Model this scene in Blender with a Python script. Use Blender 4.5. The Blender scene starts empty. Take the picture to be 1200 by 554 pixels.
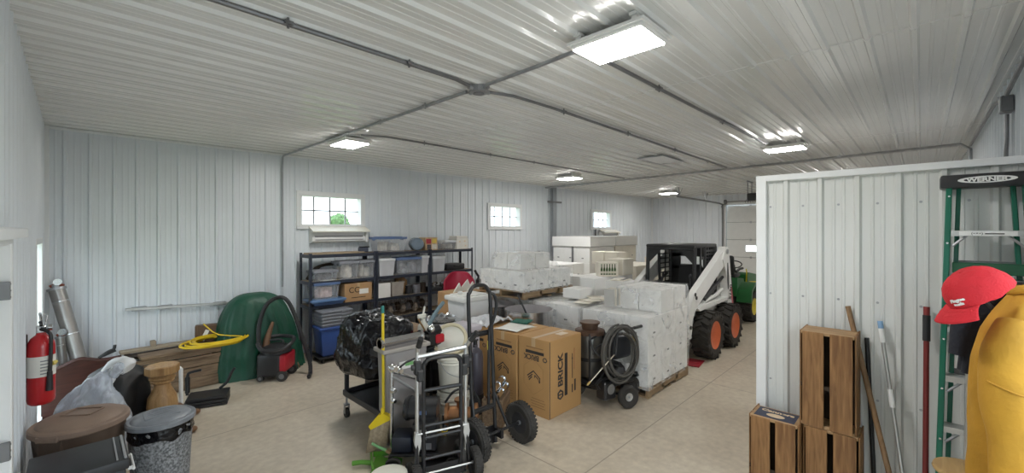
import bpy, bmesh, math, random
from mathutils import Vector, Matrix, Euler, noise
R = math.radians
PI = math.pi
random.seed(7)
scene = bpy.context.scene
C = scene.collection

# ------------------------------------------------------------------ materials
MATS = {}
def nodes(m):
    m.use_nodes = True
    return m.node_tree.nodes, m.node_tree.links
def mat(name, col, rough=0.5, metal=0.0, var=0.08, scale=6.0, bump=0.0, bscale=40.0, spec=0.5,
        alpha=1.0, trans=0.0, emit=None, estr=0.0, coat=0.0, stretch=(1, 1, 1), detail=4.0, sub=0.0):
    if name in MATS: return MATS[name]
    m = bpy.data.materials.new(name); MATS[name] = m
    N, L = nodes(m); b = N['Principled BSDF']
    b.inputs['Roughness'].default_value = rough
    b.inputs['Metallic'].default_value = metal
    b.inputs['Specular IOR Level'].default_value = spec
    b.inputs['Coat Weight'].default_value = coat
    b.inputs['Transmission Weight'].default_value = trans
    b.inputs['Alpha'].default_value = alpha
    if sub: b.inputs['Subsurface Weight'].default_value = sub
    tc = N.new('ShaderNodeTexCoord'); mp = N.new('ShaderNodeMapping')
    mp.inputs['Scale'].default_value = stretch
    L.new(tc.outputs['Object'], mp.inputs['Vector'])
    c4 = (col[0], col[1], col[2], 1)
    if var > 0:
        n = N.new('ShaderNodeTexNoise'); n.inputs['Scale'].default_value = scale; n.inputs['Detail'].default_value = detail
        L.new(mp.outputs[0], n.inputs['Vector'])
        r = N.new('ShaderNodeValToRGB')
        r.color_ramp.elements[0].position = 0.3; r.color_ramp.elements[1].position = 0.7
        r.color_ramp.elements[0].color = tuple(max(0, c * (1 - var)) for c in col) + (1,)
        r.color_ramp.elements[1].color = tuple(min(1, c * (1 + var)) for c in col) + (1,)
        L.new(n.outputs['Fac'], r.inputs['Fac']); L.new(r.outputs['Color'], b.inputs['Base Color'])
    else:
        b.inputs['Base Color'].default_value = c4
    if bump > 0:
        n2 = N.new('ShaderNodeTexNoise'); n2.inputs['Scale'].default_value = bscale; n2.inputs['Detail'].default_value = 3
        L.new(mp.outputs[0], n2.inputs['Vector'])
        bp = N.new('ShaderNodeBump'); bp.inputs['Strength'].default_value = bump; bp.inputs['Distance'].default_value = 0.02
        L.new(n2.outputs['Fac'], bp.inputs['Height']); L.new(bp.outputs['Normal'], b.inputs['Normal'])
    if emit:
        b.inputs['Emission Color'].default_value = (*emit, 1); b.inputs['Emission Strength'].default_value = estr
    return m

def wood(name, a, b_, rough=0.6, scale=3.0, axis=2):
    if name in MATS: return MATS[name]
    m = bpy.data.materials.new(name); MATS[name] = m
    N, L = nodes(m); b = N['Principled BSDF']; b.inputs['Roughness'].default_value = rough
    tc = N.new('ShaderNodeTexCoord'); mp = N.new('ShaderNodeMapping')
    s = [14, 14, 14]; s[axis] = 1.2; mp.inputs['Scale'].default_value = s
    L.new(tc.outputs['Object'], mp.inputs['Vector'])
    n = N.new('ShaderNodeTexNoise'); n.inputs['Scale'].default_value = scale; n.inputs['Detail'].default_value = 6
    n.inputs['Distortion'].default_value = 0.6
    L.new(mp.outputs[0], n.inputs['Vector'])
    r = N.new('ShaderNodeValToRGB')
    r.color_ramp.elements[0].position = 0.3; r.color_ramp.elements[1].position = 0.72
    r.color_ramp.elements[0].color = (*a, 1); r.color_ramp.elements[1].color = (*b_, 1)
    L.new(n.outputs['Fac'], r.inputs['Fac'])
    n2 = N.new('ShaderNodeTexNoise'); n2.inputs['Scale'].default_value = 5
    L.new(tc.outputs['Object'], n2.inputs['Vector'])
    mx = N.new('ShaderNodeMix'); mx.data_type = 'RGBA'; mx.blend_type = 'MULTIPLY'; mx.inputs['Factor'].default_value = 0.35
    L.new(r.outputs['Color'], mx.inputs['A']); L.new(n2.outputs['Fac'], mx.inputs['B'])
    L.new(mx.outputs['Result'], b.inputs['Base Color'])
    bp = N.new('ShaderNodeBump'); bp.inputs['Strength'].default_value = 0.25; bp.inputs['Distance'].default_value = 0.01
    L.new(n.outputs['Fac'], bp.inputs['Height']); L.new(bp.outputs['Normal'], b.inputs['Normal'])
    return m

def film(name, col, lo, hi, rough=0.12, bump=0.5, bscale=6):
    """thin clear plastic film: see-through, glossy creases, milkier where it is bunched"""
    if name in MATS: return MATS[name]
    m = bpy.data.materials.new(name); MATS[name] = m
    N, L = nodes(m); b = N['Principled BSDF']; out = N['Material Output']
    b.inputs['Base Color'].default_value = (*col, 1); b.inputs['Roughness'].default_value = rough
    b.inputs['Specular IOR Level'].default_value = 0.9
    tc = N.new('ShaderNodeTexCoord')
    n = N.new('ShaderNodeTexNoise'); n.inputs['Scale'].default_value = bscale; n.inputs['Detail'].default_value = 3; n.inputs['Distortion'].default_value = 1.0
    L.new(tc.outputs['Object'], n.inputs['Vector'])
    bp = N.new('ShaderNodeBump'); bp.inputs['Strength'].default_value = bump; bp.inputs['Distance'].default_value = 0.03
    L.new(n.outputs['Fac'], bp.inputs['Height']); L.new(bp.outputs['Normal'], b.inputs['Normal'])
    mr = N.new('ShaderNodeMapRange'); mr.inputs['From Min'].default_value = 0.45; mr.inputs['From Max'].default_value = 0.72
    mr.inputs['To Min'].default_value = lo; mr.inputs['To Max'].default_value = hi
    L.new(n.outputs['Fac'], mr.inputs['Value'])
    tr = N.new('ShaderNodeBsdfTransparent'); ms = N.new('ShaderNodeMixShader')
    L.new(mr.outputs[0], ms.inputs[0]); L.new(tr.outputs[0], ms.inputs[1]); L.new(b.outputs[0], ms.inputs[2]); L.new(ms.outputs[0], out.inputs['Surface'])
    return m

# ------------------------------------------------------------------ mesh builder
class MB:
    def __init__(s): s.bm = bmesh.new()
    def _xf(s, vs, M):
        for v in vs: v.co = M @ v.co
    def box(s, c, d, rot=(0, 0, 0), bev=0.0, taper=None, seg=1):
        r = bmesh.ops.create_cube(s.bm, size=1.0); vs = r['verts']
        for v in vs:
            if taper and v.co.z < 0: v.co.x *= taper[0]; v.co.y *= taper[1]
            v.co.x *= d[0]; v.co.y *= d[1]; v.co.z *= d[2]
        if bev > 0:
            es = list({e for v in vs for e in v.link_edges})
            g = bmesh.ops.bevel(s.bm, geom=es, offset=min(bev, min(d) * .45), segments=seg, affect='EDGES', profile=0.5)
            vs = list({v for f in g['faces'] for v in f.verts} | {v for v in vs if v.is_valid})
            seen = set(vs); st = list(vs)
            while st:
                v = st.pop()
                for e in v.link_edges:
                    o = e.other_vert(v)
                    if o not in seen: seen.add(o); st.append(o)
            vs = list(seen)
        M = Matrix.Translation(Vector(c)) @ Euler(rot).to_matrix().to_4x4()
        s._xf(vs, M); return vs
    def frame_of(s, d):
        d = d.normalized(); a = Vector((0, 0, 1)) if abs(d.z) < .9 else Vector((1, 0, 0))
        x = d.cross(a).normalized(); return x, d.cross(x).normalized()
    def cyl(s, p0, p1, r0, r1=None, seg=16, cap=True):
        p0 = Vector(p0); p1 = Vector(p1); r1 = r0 if r1 is None else r1
        x, y = s.frame_of(p1 - p0); A = []; B = []
        for i in range(seg):
            t = 2 * PI * i / seg; o = x * math.cos(t) + y * math.sin(t)
            A.append(s.bm.verts.new(p0 + o * r0)); B.append(s.bm.verts.new(p1 + o * r1))
        for i in range(seg):
            j = (i + 1) % seg; s.bm.faces.new((A[i], A[j], B[j], B[i]))
        if cap: s.bm.faces.new(A[::-1]); s.bm.faces.new(B)
        return s
    def tube(s, pts, r, seg=8, closed=False, sub=0, cap=True):
        pts = [Vector(p) for p in pts]
        n0 = len(pts)
        if sub: pts = catmull(pts, sub, closed)
        n = len(pts)
        if isinstance(r, (list, tuple)) and len(r) != n:
            r0 = list(r) + ([r[0]] if closed else []); r = []
            for i in range(n):
                q = i / (n if closed else n - 1) * (len(r0) - 1); k = min(int(q), len(r0) - 2); r.append(r0[k] + (r0[k + 1] - r0[k]) * (q - k))
        rings = []; px = None
        for i, p in enumerate(pts):
            if closed: d = pts[(i + 1) % n] - pts[i - 1]
            else: d = pts[min(i + 1, n - 1)] - pts[max(i - 1, 0)]
            d = d.normalized() if d.length > 1e-9 else Vector((0, 0, 1))
            if px is None: x, y = s.frame_of(d)
            else:
                x = px - d * px.dot(d)
                x = x.normalized() if x.length > 1e-6 else s.frame_of(d)[0]
                y = d.cross(x)
            px = x; rr = r[i] if isinstance(r, (list, tuple)) else r
            rings.append([s.bm.verts.new(p + (x * math.cos(2 * PI * k / seg) + y * math.sin(2 * PI * k / seg)) * rr) for k in range(seg)])
        for i in range(n if closed else n - 1):
            a = rings[i]; b = rings[(i + 1) % n]
            for k in range(seg):
                j = (k + 1) % seg; s.bm.faces.new((a[k], a[j], b[j], b[k]))
        if cap and not closed: s.bm.faces.new(rings[0][::-1]); s.bm.faces.new(rings[-1])
        return s
    def lathe(s, prof, c=(0, 0, 0), seg=24, M=None, sx=1, sy=1, func=None):
        c = Vector(c); rings = []
        for (r, z) in prof:
            ring = []
            for k in range(seg):
                t = 2 * PI * k / seg; rr = r * (func(t, z) if func else 1)
                p = Vector((rr * math.cos(t) * sx, rr * math.sin(t) * sy, z))
                if M: p = M @ p
                ring.append(s.bm.verts.new(p + c))
            rings.append(ring)
        for a, b in zip(rings, rings[1:]):
            for k in range(seg):
                j = (k + 1) % seg; s.bm.faces.new((a[k], a[j], b[j], b[k]))
        if prof[0][0] > 1e-6: s.bm.faces.new(rings[0][::-1])
        if prof[-1][0] > 1e-6: s.bm.faces.new(rings[-1])
        bmesh.ops.remove_doubles(s.bm, verts=[v for r_ in (rings[0], rings[-1]) for v in r_], dist=1e-6)
        return s
    def prism(s, poly, a, b, axis='y'):
        def P(p, h):
            return {'x': (h, p[0], p[1]), 'y': (p[0], h, p[1]), 'z': (p[0], p[1], h)}[axis]
        A = [s.bm.verts.new(P(p, a)) for p in poly]; B = [s.bm.verts.new(P(p, b)) for p in poly]
        n = len(poly)
        s.bm.faces.new(A[::-1]); s.bm.faces.new(B)
        for i in range(n): s.bm.faces.new((A[i], A[(i + 1) % n], B[(i + 1) % n], B[i]))
        return s
    def ngon(s, pts):
        s.bm.faces.new([s.bm.verts.new(p) for p in pts]); return s
    def grid(s, f, nu, nv, cu=False):
        V = [[s.bm.verts.new(f(i / (nu if cu else nu - 1), j / (nv - 1))) for j in range(nv)] for i in range(nu)]
        for i in range(nu if cu else nu - 1):
            for j in range(nv - 1):
                k = (i + 1) % nu; s.bm.faces.new((V[i][j], V[k][j], V[k][j + 1], V[i][j + 1]))
        return s
    def blob(s, c, d, n=0.1, freq=2.0, seed=0, e=0.7, nu=40, nv=24, flat=True):
        """lumpy superellipsoid, flat = stands on its base"""
        c = Vector(c)
        def sg(x, p): return math.copysign(abs(x) ** p, x)
        def f(u, v):
            th = u * 2 * PI; ph = -PI / 2 + v * PI
            p = Vector((sg(math.cos(ph), e) * sg(math.cos(th), e), sg(math.cos(ph), e) * sg(math.sin(th), e), sg(math.sin(ph), e)))
            k = 1 + n * noise.fractal(p * freq + Vector((seed * 3.7, seed, 0)), 1.0, 2.0, 3)
            q = Vector((p.x * d[0] / 2, p.y * d[1] / 2, p.z * d[2] / 2)) * k
            if flat and q.z < -d[2] / 2: q.z = -d[2] / 2
            return c + q
        s.grid(f, nu, nv, cu=True); return s
    def build(s, name, m, parent=None, smooth=True, ang=35, thick=0, loc=None):
        bmesh.ops.recalc_face_normals(s.bm, faces=s.bm.faces[:])
        me = bpy.data.meshes.new(name); s.bm.to_mesh(me); s.bm.free()
        if smooth:
            me.polygons.foreach_set('use_smooth', [True] * len(me.polygons))
            me.set_sharp_from_angle(angle=R(ang))
        if m: me.materials.append(m)
        o = bpy.data.objects.new(name, me); C.objects.link(o)
        if parent: o.parent = parent
        if loc: o.location = loc
        if thick:
            md = o.modifiers.new('thickness', 'SOLIDIFY'); md.thickness = thick; md.offset = 0
        return o

def catmull(pts, sub, closed=False):
    n = len(pts); out = []
    for i in range(n if closed else n - 1):
        g = (lambda k: pts[k % n]) if closed else (lambda k: pts[max(0, min(n - 1, k))])
        p0, p1, p2, p3 = g(i - 1), g(i), g(i + 1), g(i + 2)
        for k in range(sub):
            t = k / sub
            out.append(0.5 * ((2 * p1) + (p2 - p0) * t + (2 * p0 - 5 * p1 + 4 * p2 - p3) * t * t + (3 * p1 - p0 - 3 * p2 + p3) * t ** 3))
    if not closed: out.append(pts[-1])
    return out

def tag(o, label=None, cat=None, group=None, kind=None):
    if label: o['label'] = label
    if cat: o['category'] = cat
    if group: o['group'] = group
    if kind: o['kind'] = kind
    return o
def thing(name, label, cat, loc=(0, 0, 0), rz=0.0, group=None):
    o = bpy.data.objects.new(name, None); o.empty_display_size = 0.1; C.objects.link(o)
    o.location = loc; o.rotation_euler = (0, 0, rz)
    return tag(o, label, cat, group)
def struct(mb, name, m, parent=None, smooth=True):
    o = mb.build(name, m, parent, smooth)
    if not parent: o['kind'] = 'structure'
    return o
def copy_tree(o, parent=None):
    c = o.copy(); C.objects.link(c)
    if parent: c.parent = parent
    for ch in list(o.children): copy_tree(ch, c)
    return c
def text(name, body, size, m, parent, loc, rot, depth=0.0008, align='CENTER', sx=1.0, shear=0.0, bold=0.0):
    cu = bpy.data.curves.new(name, 'FONT'); cu.body = body; cu.size = size; cu.extrude = depth
    cu.align_x = align; cu.align_y = 'CENTER'; cu.shear = shear; cu.offset = bold
    t = bpy.data.objects.new(name, cu); C.objects.link(t)
    dg = bpy.context.evaluated_depsgraph_get()
    me = bpy.data.meshes.new_from_object(t.evaluated_get(dg))
    bpy.data.objects.remove(t); bpy.data.curves.remove(cu)
    me.name = name; me.materials.clear(); me.materials.append(m)
    o = bpy.data.objects.new(name, me); C.objects.link(o)
    o.parent = parent; o.location = loc; o.rotation_euler = rot; o.scale = (sx, 1, 1)
    return o

# the viewpoint (fixed by the photograph's two vanishing points)
CAM = Vector((0, 0, 2.15)); TH = math.atan2(480, 496)
FW = Vector((math.cos(TH), math.sin(TH), 0)); RT = Vector((math.sin(TH), -math.cos(TH), 0))
cd = bpy.data.cameras.new('camera'); cam = bpy.data.objects.new('camera', cd); C.objects.link(cam)
cam.location = CAM; cam.rotation_euler = (PI / 2, 0, TH - PI / 2)
cd.sensor_width = 36; cd.lens = 496 / 1200 * 36; cd.shift_y = -7 / 1200; cd.clip_start = 0.03; cd.clip_end = 300
scene.camera = cam
def at(u, v, D):
    """room point D metres ahead that was read off the photograph at u, v"""
    return CAM + FW * D + RT * ((u - 600) * D / 496) + Vector((0, 0, (270 - v) * D / 496))
def xon(u, Y):
    d = FW * 496 + RT * (u - 600); return d.x * Y / d.y
LED = 44.0; SKY = 2.4; EXPO = 0.86
# ------------------------------------------------------------------ shell
XL, XR, YN, YF, ZC = -0.27, 16.15, -0.55, 7.8, 3.45
M_wall = mat('white_wall_panel', (0.74, 0.775, 0.815), 0.34, 0, 0.03, 1.5, 0.05, 60, 0.55)
M_ceil = mat('white_ceiling_panel', (0.77, 0.77, 0.755), 0.17, 0, 0.03, 1.2, 0.035, 5, 0.6)
M_trim = mat('white_trim', (0.80, 0.81, 0.82), 0.35, 0, 0.02)
M_part = mat('white_partition_panel', (0.69, 0.70, 0.685), 0.32, 0, 0.03, 1.5, 0.05, 60, 0.55)
M_gal = mat('galvanized_steel', (0.42, 0.43, 0.45), 0.42, 0.85, 0.12, 9)
M_galdark = mat('dark_conduit_steel', (0.23, 0.23, 0.24), 0.45, 0.7, 0.12, 9)
M_blackmetal = mat('black_painted_steel', (0.018, 0.018, 0.02), 0.38, 0.1, 0.15)
M_blackplastic = mat('black_plastic', (0.02, 0.02, 0.022), 0.45, 0, 0.15)
M_rubber = mat('black_rubber', (0.035, 0.032, 0.029), 0.8, 0, 0.25, 12, 0.2, 60)
M_chrome = mat('bright_steel', (0.72, 0.73, 0.74), 0.2, 1.0, 0.06)
M_stain = mat('stainless_steel', (0.62, 0.62, 0.63), 0.24, 1.0, 0.08, 3, stretch=(1, 1, 8))
M_alu = mat('dull_aluminium', (0.55, 0.55, 0.54), 0.42, 0.75, 0.1)
M_white = mat('white_plastic', (0.80, 0.80, 0.79), 0.4, 0, 0.03)

def rib_profile(length, pitch=0.229, start=0.06, h=0.021):
    pts = [(0, 0)]
    x = start - pitch
    cell = [(0, 0), (.013, h), (.037, h), (.05, 0), (.098, 0), (.103, .0045), (.117, .0045), (.122, 0), (.158, 0), (.163, .0045), (.177, .0045), (.182, 0)]
    while x < length:
        for (a, b) in cell:
            if 0 < x + a < length: pts.append((x + a, b))
        x += pitch
    pts.append((length, 0)); return pts

def panel_wall(name, m, length, z0, z1, place, holes=(), start=0.06):
    """ribbed sheet; place(s, h, z) gives the room point; holes: (s0, s1, zlo, zhi)"""
    mb = MB(); pr = rib_profile(length, start=start)
    extra = sorted({s for ho in holes for s in ho[:2]})
    for e in extra:
        for i in range(len(pr) - 1):
            if pr[i][0] < e < pr[i + 1][0]:
                t = (e - pr[i][0]) / (pr[i + 1][0] - pr[i][0]); pr.insert(i + 1, (e, pr[i][1] * (1 - t) + pr[i + 1][1] * t)); break
    for (a, ha), (b, hb) in zip(pr, pr[1:]):
        mid = (a + b) / 2; spans = [(z0, z1)]
        for (s0, s1, zl, zh) in holes:
            if s0 < mid < s1:
                spans = [(p, q) for (p, r) in spans for (p, q) in ((p, min(r, zl)), (max(p, zh), r)) if q - p > 1e-4]
        for (p, q) in spans:
            mb.ngon([place(a, ha, p), place(b, hb, p), place(b, hb, q), place(a, ha, q)])
    bmesh.ops.remove_doubles(mb.bm, verts=mb.bm.verts[:], dist=1e-5)
    return struct(mb, name, m, smooth=False)

WIN = [(2.71, 3.87, 2.22, 2.80), (7.20, 8.36, 2.22, 2.80), (11.78, 12.94, 2.22, 2.80)]
GD = (0.75, 5.0, 0, 3.05)     # garage door opening on the end wall, Y range
panel_wall('wall_back', M_wall, XR - XL, 0, ZC, lambda s, h, z: (XL + s, YF - h, z), [(a - XL, b - XL, c, d) for a, b, c, d in WIN], start=0.16)
panel_wall('wall_end', M_wall, YF - YN, 0, ZC, lambda s, h, z: (XR - h, YN + s, z), [(GD[0] - YN, GD[1] - YN, -1, GD[3])])
D1 = (2.35, 3.32, 0, 2.10); D2 = (6.05, 7.15, 0, 2.06)
panel_wall('wall_left', M_wall, YF - YN, 0, ZC, lambda s, h, z: (XL + h * .8, YN + s, z), [(a - YN, b - YN, -1, d) for a, b, c, d in (D1, D2)])
ADDED_BAY = (0.1, 3.0, 0, 2.5)      # unseen opening added in the right wall so daylight reaches the partition
panel_wall('wall_right', M_wall, XR - XL, 0, ZC, lambda s, h, z: (XL + s, YN + h, z), [(ADDED_BAY[0] - XL, ADDED_BAY[1] - XL, -1, ADDED_BAY[3])], start=0.1)
mb = MB()
for (c, d) in (((ADDED_BAY[0], YN - .02, 1.25), (.1, .12, 2.5)), ((ADDED_BAY[1], YN - .02, 1.25), (.1, .12, 2.5)), ((1.55, YN - .02, 2.52), (3.0, .12, .1))): mb.box(c, d, bev=.005)
struct(mb, 'trim_7', M_trim)
mb = MB(); mb.box((1.5, -6.5, -.06), (14, 11.6, .1)); struct(mb, 'apron', mat('pale_concrete_apron', (.45, .44, .41), .8, 0, .08, 2))

# ceiling: three runs of ribbed sheet that overlap at two seams
mb = MB()
pr = rib_profile(YF - YN, start=0.1, h=0.024)
for i, (xa, xb) in enumerate(((XL, 3.72), (3.70, 7.62), (7.60, XR))):
    dz = 0.004 * (i % 2)
    for (a, ha), (b, hb) in zip(pr, pr[1:]):
        mb.ngon([(xa, YN + a, ZC - ha - dz), (xb, YN + a, ZC - ha - dz), (xb, YN + b, ZC - hb - dz), (xa, YN + b, ZC - hb - dz)])
    if i:   # sheet edge
        for (a, ha), (b, hb) in zip(pr, pr[1:]):
            mb.ngon([(xa, YN + a, ZC - ha - .007), (xa, YN + b, ZC - hb - .007), (xa, YN + b, ZC - hb), (xa, YN + a, ZC - ha)])
struct(mb, 'ceiling', M_ceil, smooth=False)

# floor: trowelled concrete with saw-cut joints
m = bpy.data.materials.new('concrete_floor'); N, L = nodes(m); b = N['Principled BSDF']
tc = N.new('ShaderNodeTexCoord')
n1 = N.new('ShaderNodeTexNoise'); n1.inputs['Scale'].default_value = 0.9; n1.inputs['Detail'].default_value = 8; n1.inputs['Roughness'].default_value = .62
L.new(tc.outputs['Object'], n1.inputs['Vector'])
r1 = N.new('ShaderNodeValToRGB'); e = r1.color_ramp.elements
e[0].position = .28; e[0].color = (.44, .37, .285, 1); e[1].position = .72; e[1].color = (.60, .53, .425, 1)
L.new(n1.outputs['Fac'], r1.inputs['Fac'])
n2 = N.new('ShaderNodeTexNoise'); n2.inputs['Scale'].default_value = 14; n2.inputs['Detail'].default_value = 6
L.new(tc.outputs['Object'], n2.inputs['Vector'])
mx = N.new('ShaderNodeMix'); mx.data_type = 'RGBA'; mx.blend_type = 'OVERLAY'; mx.inputs['Factor'].default_value = .28
L.new(r1.outputs['Color'], mx.inputs['A']); L.new(n2.outputs['Fac'], mx.inputs['B'])
sep = N.new('ShaderNodeSeparateXYZ'); L.new(tc.outputs['Object'], sep.inputs[0])
def joint(out, off, step):
    a = N.new('ShaderNodeMath'); a.operation = 'SUBTRACT'; a.inputs[1].default_value = off; L.new(out, a.inputs[0])
    p = N.new('ShaderNodeMath'); p.operation = 'PINGPONG'; p.inputs[1].default_value = step / 2; L.new(a.outputs[0], p.inputs[0])
    c = N.new('ShaderNodeMath'); c.operation = 'LESS_THAN'; c.inputs[1].default_value = .0065; L.new(p.outputs[0], c.inputs[0]); return c.outputs[0]
jx = joint(sep.outputs['X'], 3.04 - 3.2 * 4, 3.2); jy = joint(sep.outputs['Y'], 2.145 - 3.19 * 4, 3.19)
mxx = N.new('ShaderNodeMath'); mxx.operation = 'MAXIMUM'; L.new(jx, mxx.inputs[0]); L.new(jy, mxx.inputs[1])
mj = N.new('ShaderNodeMix'); mj.data_type = 'RGBA'; L.new(mx.outputs['Result'], mj.inputs['A']); mj.inputs['B'].default_value = (.24, .20, .16, 1)
mm = N.new('ShaderNodeMath'); mm.operation = 'MULTIPLY'; mm.inputs[1].default_value = .75; L.new(mxx.outputs[0], mm.inputs[0]); L.new(mm.outputs[0], mj.inputs['Factor'])
L.new(mj.outputs['Result'], b.inputs['Base Color'])
mr = N.new('ShaderNodeMapRange'); mr.inputs['To Min'].default_value = .3; mr.inputs['To Max'].default_value = .55
L.new(n1.outputs['Fac'], mr.inputs['Value']); L.new(mr.outputs[0], b.inputs['Roughness'])
bp = N.new('ShaderNodeBump'); bp.inputs['Strength'].default_value = .06; bp.inputs['Distance'].default_value = .01
L.new(n2.outputs['Fac'], bp.inputs['Height']); L.new(bp.outputs['Normal'], b.inputs['Normal'])
mb = MB(); mb.box(((XL + XR) / 2, (YN + YF) / 2, -.05), (XR - XL + .6, YF - YN + .6, .1)); struct(mb, 'floor', m, smooth=False)

# corner and ceiling trims
def trim(n, c, d): 
    mb = MB(); mb.box(c, d, bev=.004); return struct(mb, 'trim_%d' % n, M_trim)
trim(1, ((XL + XR) / 2, YF - .013, ZC - .02), (XR - XL, .05, .03))
trim(2, (XR - .015, (YN + YF) / 2, ZC - .02), (.05, YF - YN, .03))
trim(3, (XL + .02, YF - .02, ZC / 2), (.06, .06, ZC))
trim(4, (XR - .02, YF - .02, ZC / 2), (.05, .05, ZC))

# windows: frame, muntins, glass, deep reveal
M_glass = bpy.data.materials.new('window_glass'); N, L = nodes(M_glass)
for nd in list(N): N.remove(nd)
out = N.new('ShaderNodeOutputMaterial'); tr = N.new('ShaderNodeBsdfTransparent'); gl = N.new('ShaderNodeBsdfGlossy'); gl.inputs['Roughness'].default_value = .03
ms = N.new('ShaderNodeMixShader'); ms.inputs[0].default_value = .05
L.new(tr.outputs[0], ms.inputs[1]); L.new(gl.outputs[0], ms.inputs[2]); L.new(ms.outputs[0], out.inputs['Surface'])
def window(n, x0, x1, z0, z1):
    o = MB(); t = .045
    for (c, d) in ((((x0 + x1) / 2, YF + .03, z1 - t / 2), (x1 - x0, .18, t)), (((x0 + x1) / 2, YF + .03, z0 + t / 2), (x1 - x0, .18, t)),
                   ((x0 + t / 2, YF + .03, (z0 + z1) / 2), (t, .176, z1 - z0 - 2 * t + .004)), ((x1 - t / 2, YF + .03, (z0 + z1) / 2), (t, .176, z1 - z0 - 2 * t + .004))):
        o.box(c, d, bev=.004)
    w = struct(o, 'window_%d' % n, M_trim)
    f = MB(); k = .03
    for (c, d) in ((((x0 + x1) / 2, YF - .035, z1 + .02), (x1 - x0 + .09, .034, .05)), (((x0 + x1) / 2, YF - .035, z0 - .02), (x1 - x0 + .09, .04, .05)),
                   ((x0 - .02, YF - .035, (z0 + z1) / 2), (.05, .028, z1 - z0 - .012)), ((x1 + .02, YF - .035, (z0 + z1) / 2), (.05, .028, z1 - z0 - .012))):
        f.box(c, d, bev=.004)
    f.build('window_casing', M_trim, w)
    g = MB()
    for i in (1, 2, 3): g.box((x0 + (x1 - x0) * i / 4, YF + .085, (z0 + z1) / 2), (.024, .02, z1 - z0 - .06))
    g.box(((x0 + x1) / 2, YF + .085, (z0 + z1) / 2), (x1 - x0 - .06, .02, .024))
    g.build('muntins', mat('muntin_grey', (.35, .36, .38), .5), w)
    p = MB(); p.box(((x0 + x1) / 2, YF + .09, (z0 + z1) / 2), (x1 - x0 - .08, .004, z1 - z0 - .08)); p.build('pane', M_glass, w)
for i, w in enumerate(WIN): window(i + 1, *w)

# steel side doors in the left wall
M_door = mat('door_paint', (0.70, 0.72, 0.74), 0.35, 0, .03)
def side_door(n, rng, handle=True):
    y0, y1, _, z1 = rng
    d = MB(); d.box((XL - .04, (y0 + y1) / 2, z1 / 2), (.045, y1 - y0 - .04, z1 - .02), bev=.005)
    o = struct(d, 'door_%d' % n, M_door)
    f = MB(); w = .07; fx = XL + .03
    f.box((fx - .04, y0 - w / 2 + .02, z1 / 2 + .02), (.12, w, z1 + .04), bev=.006); f.box((fx - .04, y1 + w / 2 - .02, z1 / 2 + .02), (.12, w, z1 + .04), bev=.006)
    f.box((fx - .04, (y0 + y1) / 2, z1 + w / 2 - .02), (.12, y1 - y0, w), bev=.006)
    f.build('door_frame', M_trim, o)
    for z in (.25, 1.05, 1.85):
        h = MB(); h.cyl((XL + .04, y1 - .045, z - .045), (XL + .04, y1 - .045, z + .045), .008, seg=10)
        for q in (-.033, 0, .033): h.cyl((XL + .04, y1 - .045, z + q - .004), (XL + .04, y1 - .045, z + q + .004), .010, seg=10)
        h.box((XL + .02, y1 - .05, z), (.05, .02, .09)); h.build('hinge', M_galdark, o)
    h = MB(); h.cyl((XL - .02, y0 + .1, 1.0), (XL + .06, y0 + .1, 1.0), .02, seg=12); h.box((XL + .06, y0 + .15, 1.0), (.015, .13, .02), bev=.004)
    h.build('door_handle', M_chrome, o)
    return o
side_door(1, D1)
# full-height side light further along the left wall
mb = MB(); y0, y1, _, z1 = D2
for (c, d) in (((XL - .01, y0 + .02, z1 / 2), (.06, .06, z1)), ((XL - .01, y1 - .02, z1 / 2), (.06, .06, z1)), ((XL - .01, (y0 + y1) / 2, z1 - .02), (.06, y1 - y0, .06)), ((XL - .01, (y0 + y1) / 2, .04), (.06, y1 - y0, .08)), ((XL - .01, (y0 + y1) / 2, 1.0), (.05, y1 - y0, .05))): mb.box(c, d, bev=.004)
w_ = struct(mb, 'window_4', M_trim)
mb = MB(); mb.box((XL - .03, (y0 + y1) / 2, z1 / 2), (.006, y1 - y0 - .06, z1 - .06)); mb.build('pane', M_glass, w_)
# flashing ledge over the first door
mb = MB(); mb.box((XL + .045, (D1[0] + D1[1]) / 2, 2.155), (.10, 1.25, .022), rot=(0, R(6), 0), bev=.004); mb.box((XL + .09, (D1[0] + D1[1]) / 2, 2.135), (.012, 1.25, .04)); struct(mb, 'trim_5', M_trim)
# overhead sectional door in the end wall
y0, y1, _, z1 = GD
M_gd = mat('sectional_door_paint', (0.72, 0.72, 0.70), .4, 0, .03)
root = bpy.data.objects.new('door_3', None); C.objects.link(root); root.location = (XR + .06, (y0 + y1) / 2, 0); root['kind'] = 'structure'
for k in range(5):
    h = z1 / 5; d = MB(); d.box((0, 0, h * (k + .5)), (.05, y1 - y0, h - .012), bev=.008)
    for q in (.25, .5, .75): d.box((-.028, 0, h * (k + q)), (.008, y1 - y0 - .02, .01))
    sec = d.build('door_section', M_gd, root)
    if k == 2:
        pass
    hh = MB()
    for yy in (-1.5, -.5, .5, 1.35): hh.box((-.03, yy, h * (k + 1)), (.015, .06, .07), bev=.003)
    hh.build('hinge', M_gal, sec)
mb = MB(); mb.box((.04, 0, z1 / 2), (.02, y1 - y0 + .2, z1 + .1)); mb.build('backing_sheet', M_galdark, root)  # added sheet: stops light leaking between sections and darkens the joints
g = MB(); g.box((-.035, 1.1, 1.53), (.02, .80, .2), bev=.015)
mw = mat('door_light_glass', (.9, .95, .95), .3, 0, 0, emit=(.86, .97, .94), estr=1.6)  # pane glows in place of daylight from outside
g.build('door_window', mw, root)
g = MB()
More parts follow.
